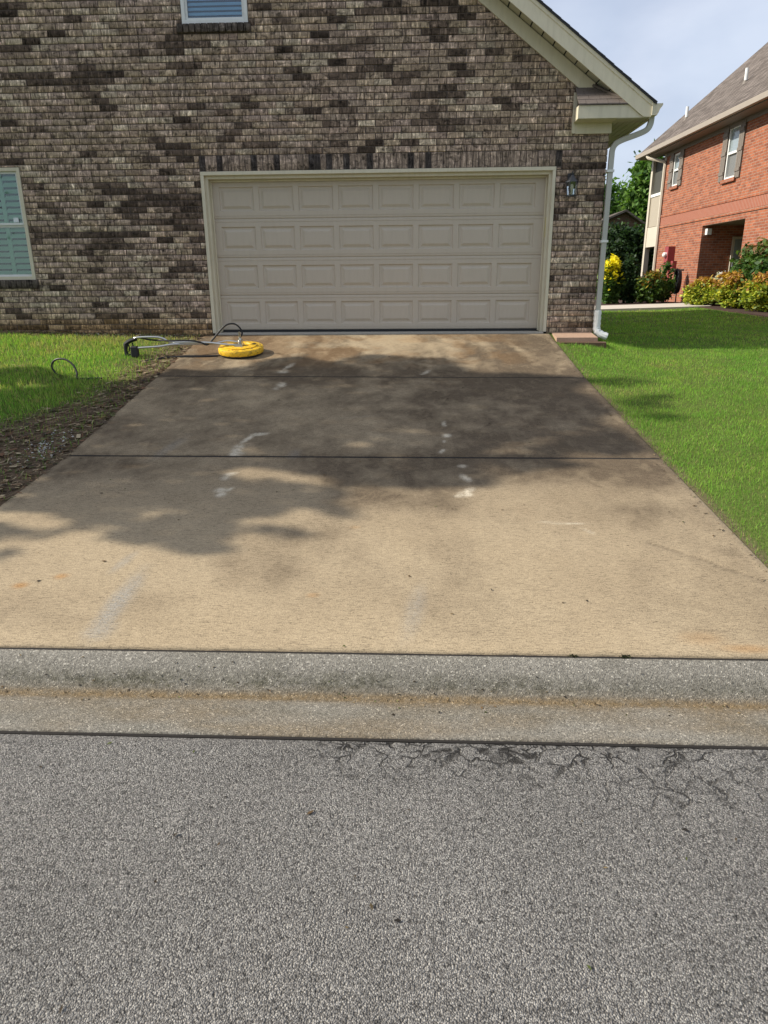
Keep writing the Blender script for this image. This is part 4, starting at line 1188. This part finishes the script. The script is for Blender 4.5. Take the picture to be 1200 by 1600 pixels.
# leaf crumbs, grit and clippings blown over drive, gutter and street
n = 520
x = rng.uniform(-3.0, 2.05, n); y = np.where(rng.random(n) < .5, rng.uniform(.9, 10.4, n), rng.normal(2.86, .05, n))
edge_ = rng.random(n) < .25
y = np.where(edge_, rng.uniform(3.2, 10.2, n), y); x = np.where(edge_, DR(y) - np.abs(rng.normal(0, .07, n)), x)
onroad = y < 2.5; ongut = (y >= 2.5) & (y < 3.06)
z = np.where(onroad, .004, np.where(ongut, np.interp(y, kyz[1:-1, 0], kyz[1:-1, 1]) + .002, prof(y) + .003))
L = rng.uniform(.004, .018, n) * np.where(ongut, .6, 1); an = rng.random(n) * 6.283
ca, sa = np.cos(an), np.sin(an); wd_ = L * rng.uniform(.25, .6, n); up_ = rng.uniform(.001, .008, n)
V = np.stack([np.stack([x - ca * L, y - sa * L, z], 1), np.stack([x + sa * wd_, y - ca * wd_, z + up_], 1), np.stack([x + ca * L, y + sa * L, z + .002], 1), np.stack([x - sa * wd_, y + ca * wd_, z + up_ * .3], 1)], 1).reshape(-1, 3)
pal = np.array([[.05, .035, .02], [.12, .075, .035], [.22, .16, .08], [.09, .11, .03], [.03, .025, .02]])
C = np.repeat(pal[rng.integers(0, 5, n)] * rng.uniform(.6, 1.2, (n, 1)), 4, 0)
tag(np_mesh('leaf_crumbs', V, np.arange(4 * n).reshape(-1, 4), M['litter'], col=C), 'tiny leaf crumbs and grit scattered over driveway, gutter and street', 'litter', kind='stuff')
# small weeds in the seam
for wx, lb in ((1.03, 'tiny dark weed in the kerb seam, the larger of two'), (.78, 'tiny dark weed in the kerb seam, the smaller of two')):
    k_ = 60 if wx > 1 else 30
    P = np.stack([wx + rng.normal(0, .012, k_), 3.052 + rng.normal(0, .004, k_), .106 + np.abs(rng.normal(0, .005, k_))], 1)
    nn = rng.normal(0, 1, (k_, 3)); aa = rng.normal(0, .004, (k_, 3)); bb = rng.normal(0, .0025, (k_, 3))
    V = np.stack([P - aa, P + bb, P + aa, P - bb], 1).reshape(-1, 3)
    tag(np_mesh('seam_weed', V, np.arange(4 * k_).reshape(-1, 4), M['litter'], col=np.tile([[.03, .035, .012]], (4 * k_, 1))), lb, 'weed', 'weeds in the kerb seam')

# ------------------------------------------------------------------ foliage helpers
def leaf_cloud(P, size, col, up=0.35, elong=1.6):
    """a quad leaf at each point"""
    n = len(P)
    nrm = rng.normal(0, 1, (n, 3)); nrm[:, 2] = np.abs(nrm[:, 2]) + up
    nrm /= np.linalg.norm(nrm, axis=1, keepdims=True)
    a = np.cross(nrm, rng.normal(0, 1, (n, 3))); a /= np.linalg.norm(a, axis=1, keepdims=True)
    b = np.cross(nrm, a)
    s = np.asarray(size) * rng.uniform(.65, 1.3, n)
    a = a * (s * elong / 2)[:, None]; b = b * (s / 2)[:, None]
    V = np.stack([P - a, P + b * .9 - a * .1, P + a, P - b * .9 - a * .1], 1).reshape(-1, 3)
    return V, np.arange(4 * n).reshape(-1, 4), np.repeat(col, 4, 0)

def palette(n, cols, wts=None):
    cols = np.array(cols); w = None if wts is None else np.array(wts) / np.sum(wts)
    return cols[rng.choice(len(cols), n, p=w)] * rng.uniform(.7, 1.3, (n, 1))

def blob_points(n, c, r, clumps, spread, hollow=.55):
    """points in clumps near the surface of an uneven ellipsoid"""
    d = rng.normal(0, 1, (clumps, 3)); d /= np.linalg.norm(d, axis=1, keepdims=True)
    rad = rng.uniform(hollow, 1.0, clumps) ** .6
    cc = np.array(c) + d * rad[:, None] * np.array(r) * rng.uniform(.82, 1.12, (clumps, 1))
    i = rng.integers(0, clumps, n)
    return cc[i] + rng.normal(0, 1, (n, 3)) * np.array(r) * spread, cc

def tree(name, label, base, h, blobs_, n, leaf, cols, wts=None, group=None, trunk_r=.16, cat='tree', spread=.16, clumps=40):
    root = empty(name, base, label, cat, group)
    tb = MB()
    bx, by, bz = base
    topz = bz + h * .72
    tb.tube([(bx, by, bz - .2), (bx + .05, by, bz + h * .25), (bx - .06, by + .05, bz + h * .5), (bx, by, topz)], [trunk_r * 1.25, trunk_r, trunk_r * .7, trunk_r * .25], 8)
    P = []; k_ = len(blobs_)
    for c, r in blobs_:
        p_, cc = blob_points(n // k_, c, r, clumps, spread)
        P.append(p_)
        for q_ in cc[:5]:
            s = np.array([bx, by, bz + h * random.uniform(.25, .55)])
            tb.tube([tuple(s), tuple((s + q_) / 2 + np.array([0, 0, .15])), tuple(q_)], [trunk_r * .4, trunk_r * .25, trunk_r * .07], 5)
    tb.build('trunk', M['bark'], root)
    P = np.concatenate(P)
    P = P[P[:, 2] > bz + .03]
    V, F, C = leaf_cloud(P, leaf, palette(len(P), cols, wts))
    np_mesh('crown', V, F, M['leaf'], root, col=C)
    return root

def shrub(name, label, base, r, n, leaf, cols, wts=None, group=None, tips=None, stems=7, clumps=60, spread=.15, hollow=.5):
    bx, by, bz = base
    root = empty(name, base, label, 'shrub', group)
    c = (bx, by, bz + r[2] * .95)
    P, cc = blob_points(n, c, r, clumps, spread, hollow)
    P = P[P[:, 2] > bz + .02]
    col = palette(len(P), cols, wts)
    if tips is not None:
        rel = (P[:, 2] - c[2]) / r[2] + rng.normal(0, .25, len(P)) + .5 * (fbm(P[:, 0] * 3, P[:, 1] * 3 + P[:, 2] * 3, 2) - .5)
        col = np.where((rel > tips[1])[:, None], palette(len(P), tips[0]), col)
    V, F, C = leaf_cloud(P, leaf, col, .5)
    np_mesh('foliage', V, F, M['leaf'], root, col=C)
    sb = MB()
    for k in range(stems):
        q_ = cc[k]
        sb.tube([(bx + random.uniform(-.1, .1) * r[0], by + random.uniform(-.1, .1), bz - .03), tuple((np.array(base) + q_) / 2 + np.array([0, 0, .03])), tuple(q_)], [.016, .011, .004], 5)
    sb.build('stem', M['bark'], root)
    return root

# ------------------------------------------------------------------ the tree that shades the drive (stands left, beyond the frame)
SHADE = [
 ([(-5.26,8.73),(-4.82,8.85),(-4.19,8.38),(-3.4,8.18),(-3.17,8.51),(-3.0,8.74),(-2.53,8.65),(-2.1,8.89),(-1.92,9.2),(-1.52,9.36),(-1.06,9.06),(-0.59,9.48),(-0.21,9.37),(0.09,9.21),(0.42,9.27),(0.6,8.86),(0.77,8.51),(1.16,8.56),(1.53,8.48),(1.99,8.34),(2.09,8.28),(1.74,7.83),(1.96,7.5),(2.02,7.12),(1.77,6.71),(1.92,6.55),(2.01,6.28),(2.01,6.0),(1.75,5.9),(1.36,5.95),(1.17,5.73),(1.4,5.68),(1.23,5.58),(0.87,5.55),(0.91,5.45),(0.72,5.37),(0.67,5.5),(0.64,5.21),(0.33,5.16),(-0.26,5.16),(-0.53,5.15),(-0.68,5.39),(-1.02,5.48),(-1.33,5.63),(-1.47,5.53),(-1.49,5.38),(-1.25,5.24),(-1.13,5.15),(-1.04,4.69),(-1.21,4.57),(-1.15,4.4),(-1.26,4.26),(-1.12,4.09),(-1.38,4.03),(-1.52,4.05),(-1.68,4.19),(-1.95,4.2),(-2.06,4.38),(-2.37,4.48),(-2.66,4.66),(-3.02,4.7),(-3.34,4.77),(-5.6,5.6),(-6.2,8.4)], 1.0),
 ([(-1.26,5.28),(-1.09,5.31),(-0.89,5.19),(-0.67,5.15),(-0.48,5.11),(-0.51,4.94),(-0.52,4.83),(-0.4,4.7),(-0.42,4.62),(-0.6,4.64),(-0.74,4.77),(-0.83,4.79),(-0.96,4.61),(-1.11,4.57)], .8),
 ([(-1.09,4.47),(-0.9,4.45),(-0.77,4.4),(-0.64,4.27),(-0.83,4.29),(-1.06,4.36)], .7),
 ([(-2.95,4.47),(-2.72,4.4),(-2.52,4.37),(-2.31,4.36),(-2.33,4.29),(-2.54,4.26),(-2.7,4.3),(-2.68,4.2),(-2.9,4.17)], .8),
 ([(-2.9,4.07),(-2.58,4.08),(-2.5,4.03),(-2.62,3.98),(-2.9,3.95)], .8),
 ([(2.06,8.28),(2.45,8.38),(2.76,8.3),(2.59,8.14),(2.21,8.05)], .55), ([(2.14,7.5),(2.44,7.64),(2.82,7.7),(2.8,7.58),(2.52,7.42),(2.65,7.27),(2.23,7.05)], .55), ([(2.16,6.98),(2.4,7.05),(2.76,6.94),(2.56,6.86),(2.17,6.84)], .45)]
LIT = [[(-4.95, 8.0), (-4.44, 8.14), (-4.2, 8.07), (-4.47, 7.89), (-4.9, 7.83)], [(-1.5, 5.62), (-1.2, 5.45), (-.95, 5.5), (-1.0, 5.36), (-1.4, 5.4)]]
def in_poly(x, y, poly):
    r_ = np.zeros(len(x), bool); j = len(poly) - 1
    for i in range(len(poly)):
        xi, yi = poly[i]; xj, yj = poly[j]
        k = ((yi > y) != (yj > y)) & (x < (xj - xi) * (y - yi) / (yj - yi + 1e-12) + xi)
        r_ ^= k; j = i
    return r_
pts = []
for poly, dens in SHADE:
    a = np.array(poly); x0, y0 = a.min(0); x1, y1 = a.max(0)
    n = int((x1 - x0) * (y1 - y0) * 900 * dens)
    x = rng.uniform(x0, x1, n); y = rng.uniform(y0, y1, n)
    k = in_poly(x, y, poly)
    for lp in LIT: k &= ~(in_poly(x, y, lp) & (rng.random(n) < .9))
    hole = (fbm(x * 2.6 + 13, y * 2.6 + 77, 3) > .76)               # sky holes in the crown
    k &= ~(hole & (rng.random(n) < .75))
    pts.append(np.stack([x[k], y[k]], 1))
G = np.concatenate(pts) + rng.normal(0, .018, (sum(map(len, pts)), 2))
TX, TY = -10.6, 7.0
depth = -10.6 + 1.5 * (fbm(G[:, 0] * 1.1 + 5, G[:, 1] * 1.1, 3) - .5) * 2 + rng.normal(0, .55, len(G))
tt = (G[:, 0] - depth) / -TO_SUN[0]
gz_ = yard_z(G[:, 0], G[:, 1])
LP = np.stack([G[:, 0], G[:, 1], gz_], 1) + tt[:, None] * TO_SUN
yt_z = float(yard_z(TX, TY))
st_ = empty('shade_tree', (TX, TY, yt_z), 'leafy tree whose crown shades the driveway from the left', 'tree')
tb = MB().tube([(TX, TY, yt_z - .3), (TX + .05, TY, yt_z + 1.5), (TX - .08, TY + .06, yt_z + 3.2), (TX, TY - .05, yt_z + 5.2), (TX + .1, TY, yt_z + 7.6)], [.24, .18, .15, .10, .03], 10)
for k in range(34):
    q_ = LP[rng.integers(0, len(LP))]
    s = np.array([TX, TY, min(max(yt_z + 2.4, q_[2] - 1.6 - .4 * abs(q_[1] - TY)), yt_z + 6.5)])
    tb.tube([tuple(s), tuple((s + q_) / 2 + np.array([0, 0, -.1])), tuple(q_)], [.055, .032, .008], 6)
tb.build('trunk', M['bark'], st_)
V, F, C = leaf_cloud(LP, .085, palette(len(LP), [(.045, .095, .02), (.07, .13, .028), (.10, .16, .04)]))
np_mesh('crown', V, F, M['leaf'], st_, col=C)

# ------------------------------------------------------------------ neighbour's red brick house
P0 = np.array([8.9, 28.0]); dr = np.array([-.046, 1.0]); dr /= np.linalg.norm(dr); nr = np.array([dr[1], -dr[0]])    # nr points into the house
nb = empty('red_brick_house', (8.9, 28.0, .95), 'red brick two storey house with taupe shutters and brown hipped roof', 'house')
def W(s, d, z): q_ = P0 + dr * s + nr * d; return (q_[0], q_[1], z)
def wbox(m, s0, s1, d0, d1, z0, z1):
    return m.quad8([W(s0, d0, z0), W(s1, d0, z0), W(s1, d1, z0), W(s0, d1, z0)], [W(s0, d0, z1), W(s1, d0, z1), W(s1, d1, z1), W(s0, d1, z1)])
S0, S1 = -14.0, 0.0
RC = (-6.46, -3.71, .9, 3.45)                   # recess
WN = [(-5.46, -4.80, 4.63, 6.02), (-1.28, -.77, 4.92, 5.95)]
m = MB()
cut = sorted([S0, S1, RC[0], RC[1], WN[0][0], WN[0][1], WN[1][0], WN[1][1]])
for a, b in zip(cut[:-1], cut[1:]):
    mid = (a + b) / 2; holes = []
    if RC[0] < mid < RC[1]: holes.append((RC[2] - .4, RC[3]))
    for w_n in WN:
        if w_n[0] < mid < w_n[1]: holes.append((w_n[2], w_n[3]))
    z = .5
    for h0, h1 in sorted(holes):
        if h0 > z: wbox(m, a, b, 0, .2, z, h0)
        z = h1
    wbox(m, a, b, 0, .2, z, 6.15)
wbox(m, S0, S1, 8.0, 8.2, .5, 6.15); wbox(m, S0, S0 + .2, .201, 7.999, .5, 6.15); wbox(m, S1 - .2, S1, .201, 7.999, .5, 6.15)
wbox(m, RC[0] - .2, RC[0], .201, 2.6, .5, 3.6); wbox(m, RC[1], RC[1] + .2, .201, 2.6, .5, 3.6); wbox(m, RC[0] - .2, RC[1] + .2, 2.601, 2.8, .5, 3.6)
m.build('wall', M['redbrick'], nb)
m = MB(); wbox(m, RC[0] - .2, RC[1] + .2, .201, 2.8, 3.47, 3.59); m.build('porch_ceiling', M['taupe'], nb)
m = MB(); wbox(m, RC[0], RC[1], -.3, 2.6, .8, 1.0); m.build('porch_floor', M['pathconc'], nb)
for z, d, hh in ((3.985, .030, .075), (3.62, .030, .075)):
    m = MB(); wbox(m, S0, S1 + .01, -d, -.0005, z, z + hh); m.build('band_course', M['redbrick'], nb)
t = NT('soldier_red'); p = t.pos(); sx = t.new('ShaderNodeSeparateXYZ'); t.put(sx.inputs[0], p)
wv_ = t.new('ShaderNodeTexWave', wave_type='BANDS', bands_direction='Y'); t.put(wv_.inputs['Vector'], p); wv_.inputs['Scale'].default_value = 3.8
M['soldier'] = t.done(t.mix(t.ramp(wv_.outputs['Fac'], [(.04, 1.0), (.16, 0.0)]), t.mix(t.noise(p, 6, 4), (.24, .075, .045), (.32, .11, .065)), (.36, .27, .22)), .92, spec=.1)
m = MB(); wbox(m, S0, S1 + .006, -.012, -.0005, 3.70, 3.98); m.build('soldier_band', M['soldier'], nb)
for (a, b, z0, z1) in WN:
    f = MB(); fw = .055
    wbox(f, a, a + fw, -.01, .08, z0, z1); wbox(f, b - fw, b, -.01, .08, z0, z1); wbox(f, a + fw, b - fw, -.01, .08, z0, z0 + fw); wbox(f, a + fw, b - fw, -.01, .08, z1 - fw, z1)
    zm = (z0 + z1) / 2; wbox(f, a + fw, b - fw, .0, .08, zm - .03, zm + .03)
    wo = f.build('window', M['white'], nb)
    f = MB(); wbox(f, a + fw, b - fw, .04, .05, zm + .03, z1 - fw); f.build('pane', M['pane_far'], wo)
    f = MB(); wbox(f, a + fw, b - fw, .06, .07, z0 + fw, zm - .03); f.build('pane', M['screen_far'], wo)
    f = MB(); wbox(f, a - .1, b + .1, -.07, -.0005, z0 - .10, z0 - .002); f.build('sill', M['redbrick'], wo)
    sw = .30
    for (c, d) in ((a - sw - .02, a - .02), (b + .02, b + sw + .02)):
        f = MB()
        nbd = 3
        for k in range(nbd):
            wbox(f, c + k * sw / nbd + .004, c + (k + 1) * sw / nbd - .004, -.045, -.012, z0 - .03, z1 + .04)
        for zz in (z0 + .14, zm - .03, z1 - .22): wbox(f, c + .01, d - .01, -.065, -.0455, zz, zz + .09)
        f.build('shutter', M['taupe'], nb)
# recess window and meter box
f = MB(); wbox(f, -3.77, -3.7105, 1.00, 1.95, 1.1, 3.12); rw = f.build('recess_window', M['tan'], nb)
f = MB(); wbox(f, -3.785, -3.7705, 1.07, 1.88, 1.2, 2.02); f.build('pane', M['screen_far'], rw)
f = MB(); wbox(f, -3.785, -3.7705, 1.07, 1.88, 2.10, 3.04); f.build('pane', M['pane_far'], rw)
f = MB(); wbox(f, -3.87, -3.711, .10, .24, 3.18, 3.36); f.build('porch_light', M['white'], nb)
red = paint('dull_red_box', (.27, .05, .055), .5)
pink = paint('red_box_lit_side', (.30, .075, .07), .5)
f = MB(); wbox(f, -1.72, -1.40, -.24, -.0005, 2.30, 2.93); mt = f.build('meter_box', red, nb)
f = MB(); c0 = W(-1.56, -.27, 2.66); f.lathe([(.085, -.03), (.085, .05), (.05, .09)], c0, 14, Matrix.Rotation(R(-90), 3, 'Y')); f.build('meter_dial', M['white'], mt)
f = MB(); wbox(f, -1.98, -1.80, -.14, -.0005, 2.12, 2.45); f.build('junction_box', red, nb)
f = MB(); f.tube([W(-1.56, -.08, 2.3), W(-1.56, -.08, 1.0)], .035, 8); f.build('conduit', red, nb)
# corner porch: posts, rail panel, beam
for s0, s1, z0, z1, nm, mt_ in ((.02, .20, 1.0, 6.1, 'porch_post', 'tan'), (1.28, 1.46, 1.0, 6.1, 'porch_post', 'tan')):
    f = MB(); wbox(f, s0, s1, .0, .18, z0, z1); f.build(nm, M[mt_], nb)
f = MB(); wbox(f, .201, 1.279, .02, .16, 3.02, 3.72); f.build('porch_beam', M['tan'], nb)
f = MB(); wbox(f, .201, 1.279, .05, .12, 3.74, 4.78); f.build('rail_panel', paint('beige_panel', (.36, .32, .25), .6), nb)
f = MB(); wbox(f, .201, 1.279, .02, .16, 4.785, 4.88); f.build('porch_rail', M['white'], nb)
f = MB(); wbox(f, .201, 1.279, .10, .12, 4.885, 6.05); f.build('porch_screen', NT('dark_screen').done((.05, .05, .04), .7), nb)
f = MB(); wbox(f, .0, 1.47, .2, 3.0, 3.0, 3.1); f.build('porch_deck', M['taupe'], nb)
f = MB(); f.tube(smooth_path([W(.55, -.52, 6.16), W(.42, -.50, 6.02), W(.15, -.22, 5.90), W(-.02, -.06, 5.80), W(-.03, -.055, 5.6)], 4) + [W(-.03, -.055, 1.0)], .055, 6); f.build('downspout', M['tan'], nb)
# roof
OV = .50
ez, ez2 = 6.18, 6.18 + .03
E0, E1 = -15.0, 1.55
rd, rz = 4.1, 6.22 + 4.6 * .86
def RP(s, d, z): return W(s, d, z)
m = MB()
a_, b_ = RP(E1, -OV, 6.24), RP(E0, -OV, 6.24)
r1, r0 = RP(E1 - 0.2, rd, rz), RP(E0 + 4, rd, rz)
c_, d_ = RP(E1, 8.7, 6.24), RP(E0, 8.7, 6.24)
th = np.array([0, 0, .08])
def lift(p_): return (p_[0], p_[1], p_[2] + .07)
m.add([a_, b_, r0, r1, c_, d_, lift(a_), lift(b_), lift(r0), lift(r1), lift(c_), lift(d_)],
      [(0, 1, 2, 3), (4, 3, 2, 5), (6, 9, 8, 7), (10, 11, 8, 9), (1, 5, 2), (7, 8, 11), (0, 3, 4), (6, 10, 9), (0, 6, 7, 1), (4, 5, 11, 10), (1, 7, 11, 5), (0, 4, 10, 6)])
nroof = m.build('roof', M['farroof'], nb)
m = MB(); m.tube([tuple(np.array(r1) + th), tuple(np.array(r0) + th)], .07, 6); m.build('ridge_cap', M['shingle_edge'], nroof)
f = MB(); wbox(f, E0, E1 - .02, -OV + .02, .0, 6.10, 6.15); f.build('soffit', M['taupe'], nb)
f = MB(); wbox(f, E0, E1, -OV - .12, -OV, 6.13, 6.27); f.build('gutter', paint('brown_gutter', (.30, .26, .21), .5), nb)
f = MB(); wbox(f, S0, S1, -.03, -.0005, 5.98, 6.099); f.build('frieze', M['taupe'], nb)
for s, d in ((.05, .55), (-3.25, .95)):
    zb = 6.30 + (d + OV) * (rz - 6.24) / (rd + OV)
    f = MB(); f.tube([W(s, d, zb - .1), W(s, d, zb + .38)], .05, 10); v_ = f.build('vent_pipe', M['white'], nroof)
    f = MB(); f.tube([W(s, d, zb - .08), W(s, d, zb + .05)], [.10, .058], 10); f.build('vent_boot', M['taupe'], v_)

# ------------------------------------------------------------------ path and mulch bed
def sheet(name, poly, dz, mat, label):
    xs_ = [p_[0] for p_ in poly]; m = MB()
    m.prism(poly, 0, 0, 'z') if False else None
    top = [(a, b, float(yard_z(a, b)) + dz) for a, b in poly]; low = [(a, b, z - .12) for a, b, z in top]
    n_ = len(poly)
    m.add(top + low, [tuple(range(n_))] + [(i, i + n_, (i + 1) % n_ + n_, (i + 1) % n_) for i in range(n_)])
    return tag(m.build(name, mat), label, kind='structure')
sheet('garden_path', [(2.0, 19.45), (8.35, 20.95), (8.75, 23.3), (2.0, 22.2)], .045, M['pathconc'], 'pale concrete garden path behind the house')
sheet('mulch_bed', [(2.0, 22.22), (8.75, 23.32), (8.0, 21.0), (7.95, 18.0), (7.8, 13.0), (13, 13.0), (13, 27.9), (8.6, 31), (2.0, 31)], .035, M['mulch'], 'dark reddish mulch bed in front of the red brick house')

# ------------------------------------------------------------------ shrubs beside the neighbour's house
GRN = [(.07, .14, .03), (.10, .18, .04), (.04, .09, .022)]
DRK = [(.018, .042, .016), (.028, .06, .02), (.04, .08, .028)]
SPI = [(.42, .46, .05), (.30, .38, .05), (.14, .20, .035), (.52, .48, .06)]
TIP = [(.42, .22, .045), (.50, .32, .05), (.34, .17, .05)]
zg = lambda x, y: float(yard_z(x, y)) + .03
shrub('golden_shrub', 'tall shrub with bright yellow top next to the white downspout', (6.38, 24.4, zg(6.38, 24.4)), (.40, .42, .72), 2600, .10, GRN, None, None, ([(.80, .68, .02), (.88, .76, .03), (.66, .60, .02)], .50), 8, 40, .15)
shrub('columnar_evergreen', 'dark narrow evergreen shrub between yellow shrub and low hedge', (6.98, 24.5, zg(7.0, 24.5)), (.38, .42, .80), 3600, .075, DRK, None, None, None, 5, 70, .13, .35)
shrub('leafy_shrub', 'low green shrub with orange tips in front of the porch post', (7.63, 24.2, zg(7.6, 24.2)), (.50, .5, .45), 3200, .08, [(.06, .12, .022), (.10, .16, .028), (.04, .08, .02)], None, None, ([(.30, .24, .03), (.20, .22, .03), (.30, .15, .03)], .62), 6, 60)
shrub('upright_shrub', 'upright dark green shrub against the red brick corner', (8.30, 24.9, zg(8.3, 24.9)), (.29, .30, .66), 1500, .08, GRN, None, None, None, 12, 34, .15)
for i, (x, y, r, lb) in enumerate([
        (8.36, 21.7, (.47, .5, .37), 'spirea shrub with orange tips, nearest the garden path'),
        (8.56, 20.0, (.52, .55, .46), 'rounded spirea shrub with the most orange tips, middle of the bed'),
        (8.56, 18.35, (.50, .55, .45), 'yellow green spirea shrub at the right edge of the photo')]):
    shrub('spirea_shrub', lb, (x, y, zg(x, y)), r, 6000, .062, SPI, None, 'spirea shrubs along the brick wall', (TIP, .35 if i == 1 else .65), 6, 90, .13, .4)
shrub('broadleaf_shrub', 'large dark green broadleaf shrub in front of the recessed window', (8.98, 19.7, zg(9.0, 19.7)), (.40, 1.25, .80), 4600, .10, GRN, None, None, ([(.09, .14, .03), (.20, .12, .06)], .85), 6, 90)
shrub('white_flowering_plant', 'low plant with white blossom at the recess corner', (8.90, 22.2, zg(8.9, 22.2)), (.30, .45, .44), 1300, .06, [(.06, .11, .03)], None, None, ([(.68, .66, .62)], .45), 5, 30)
tree('laurel_tree', 'dense dark green bushy tree left of the red brick house', (8.6, 31.5, 1.0), 3.3, [((8.0, 31.2, 2.5), (1.1, .9, 1.3)), ((9.4, 31.6, 2.3), (1.0, .9, 1.3)), ((8.7, 31.5, 3.2), (1.2, .9, .75))], 9000, .12, DRK + [(.05, .09, .03)], trunk_r=.1)
BT = [(.08, .17, .032), (.12, .22, .045), (.16, .27, .06), (.05, .11, .026)]
tree('maple_tree', 'tall bright green tree rising beside the red house eave', (13.4, 42.0, 1.0), 8.2, [((13.0, 42, 6.0), (1.9, 1.7, 2.0)), ((13.2, 42, 4.2), (2.2, 1.8, 1.7)), ((12.5, 42, 7.0), (.9, .9, 1.0))], 13000, .20, BT, None, 'trees behind the houses')
tree('maple_tree', 'green tree directly behind the small brown gable', (11.1, 47.0, 1.0), 8.0, [((11.4, 47, 5.6), (1.9, 1.7, 1.7)), ((10.0, 47, 5.2), (1.7, 1.6, 2.0)), ((12.6, 47, 4.4), (1.7, 1.6, 2.0))], 12000, .22, BT, None, 'trees behind the houses')
tree('maple_tree', 'green tree just right of the white downspout', (9.0, 44.0, 1.0), 7.8, [((9.5, 44, 6.0), (1.1, 1.2, 1.5)), ((8.4, 44, 4.6), (1.8, 1.5, 2.0))], 9000, .20, BT, None, 'trees behind the houses')
for i, (x, y, h) in enumerate([(4.5, 50, 8.5), (16.5, 52, 9.0), (0, 55, 8)]):
    tree('maple_tree', ['green tree hidden behind the garage house', 'green tree hidden behind the red brick house', 'green tree far behind the garage roof'][i], (x, y, 1.0), h,
         [((x, y, h * .62), (2.6, 2.2, h * .27)), ((x + .6, y, h * .82), (1.6, 1.5, h * .16))], 5000, .24, BT, None, 'trees behind the houses')

# distant gable
fg = empty('distant_house', (12.0, 40.0, 1.0), 'small distant house with brown gable seen beside the downspout', 'house')
fx0, fx1, fy = 8.2, 11.55, 40.0
ax0 = 10.85
m = MB(); m.prism([(fx0, .6), (12.6, .6), (12.6, 4.1), (ax0, 5.15), (fx0, 4.05)], fy, fy + .2); m.box(fx0, fx0 + .2, fy + .201, fy + 6, .6, 4.0); m.build('wall', M['farbrick'], fg)
m = MB(); m.quad8([(ax0, fy - .3, 5.2), (ax0, fy + 6, 5.2), (fx0 - .3, fy + 6, 3.95), (fx0 - .3, fy - .3, 3.95)], [(ax0, fy - .3, 5.30), (ax0, fy + 6, 5.30), (fx0 - .3, fy + 6, 4.05), (fx0 - .3, fy - .3, 4.05)])
m.quad8([(ax0 + .001, fy - .3, 5.2), (12.9, fy - .3, 3.9), (12.9, fy + 6, 3.9), (ax0 + .001, fy + 6, 5.2)], [(ax0 + .001, fy - .3, 5.30), (12.9, fy - .3, 4.0), (12.9, fy + 6, 4.0), (ax0 + .001, fy + 6, 5.30)])
m.build('roof', M['farroof'], fg)

# hose reel and plant hanger by the red wall
hr = empty('hose_reel', (W(-3.0, -.30, 0)[0], W(-3.0, -.30, 0)[1], .98), 'coiled black garden hose hanging on a stand by red wall', 'hose reel')
m = MB()
for k in range(4):
    q0 = W(-3.0, -.26 - .035 * k, 1.78)
    pts_ = []
    for i in range(25):
        a = 2 * math.pi * i / 24
        v_ = np.array(q0) + np.array([dr[0], dr[1], 0]) * math.sin(a) * (.17 + .01 * k) + np.array([0, 0, 1]) * math.cos(a) * (.36 + .012 * k)
        pts_.append(tuple(v_))
    m.tube(pts_, .022, 6, False)
m.build('hose', M['black'], hr)
MB().tube([W(-3.0, -.30, .95), W(-3.0, -.30, 2.16)], .02, 6).build('stand', M['blackmetal'], hr)
MB().tube([W(-3.0, -.14, 2.14), W(-3.0, -.44, 2.14)], .025, 6).build('hanger', M['blackmetal'], hr)
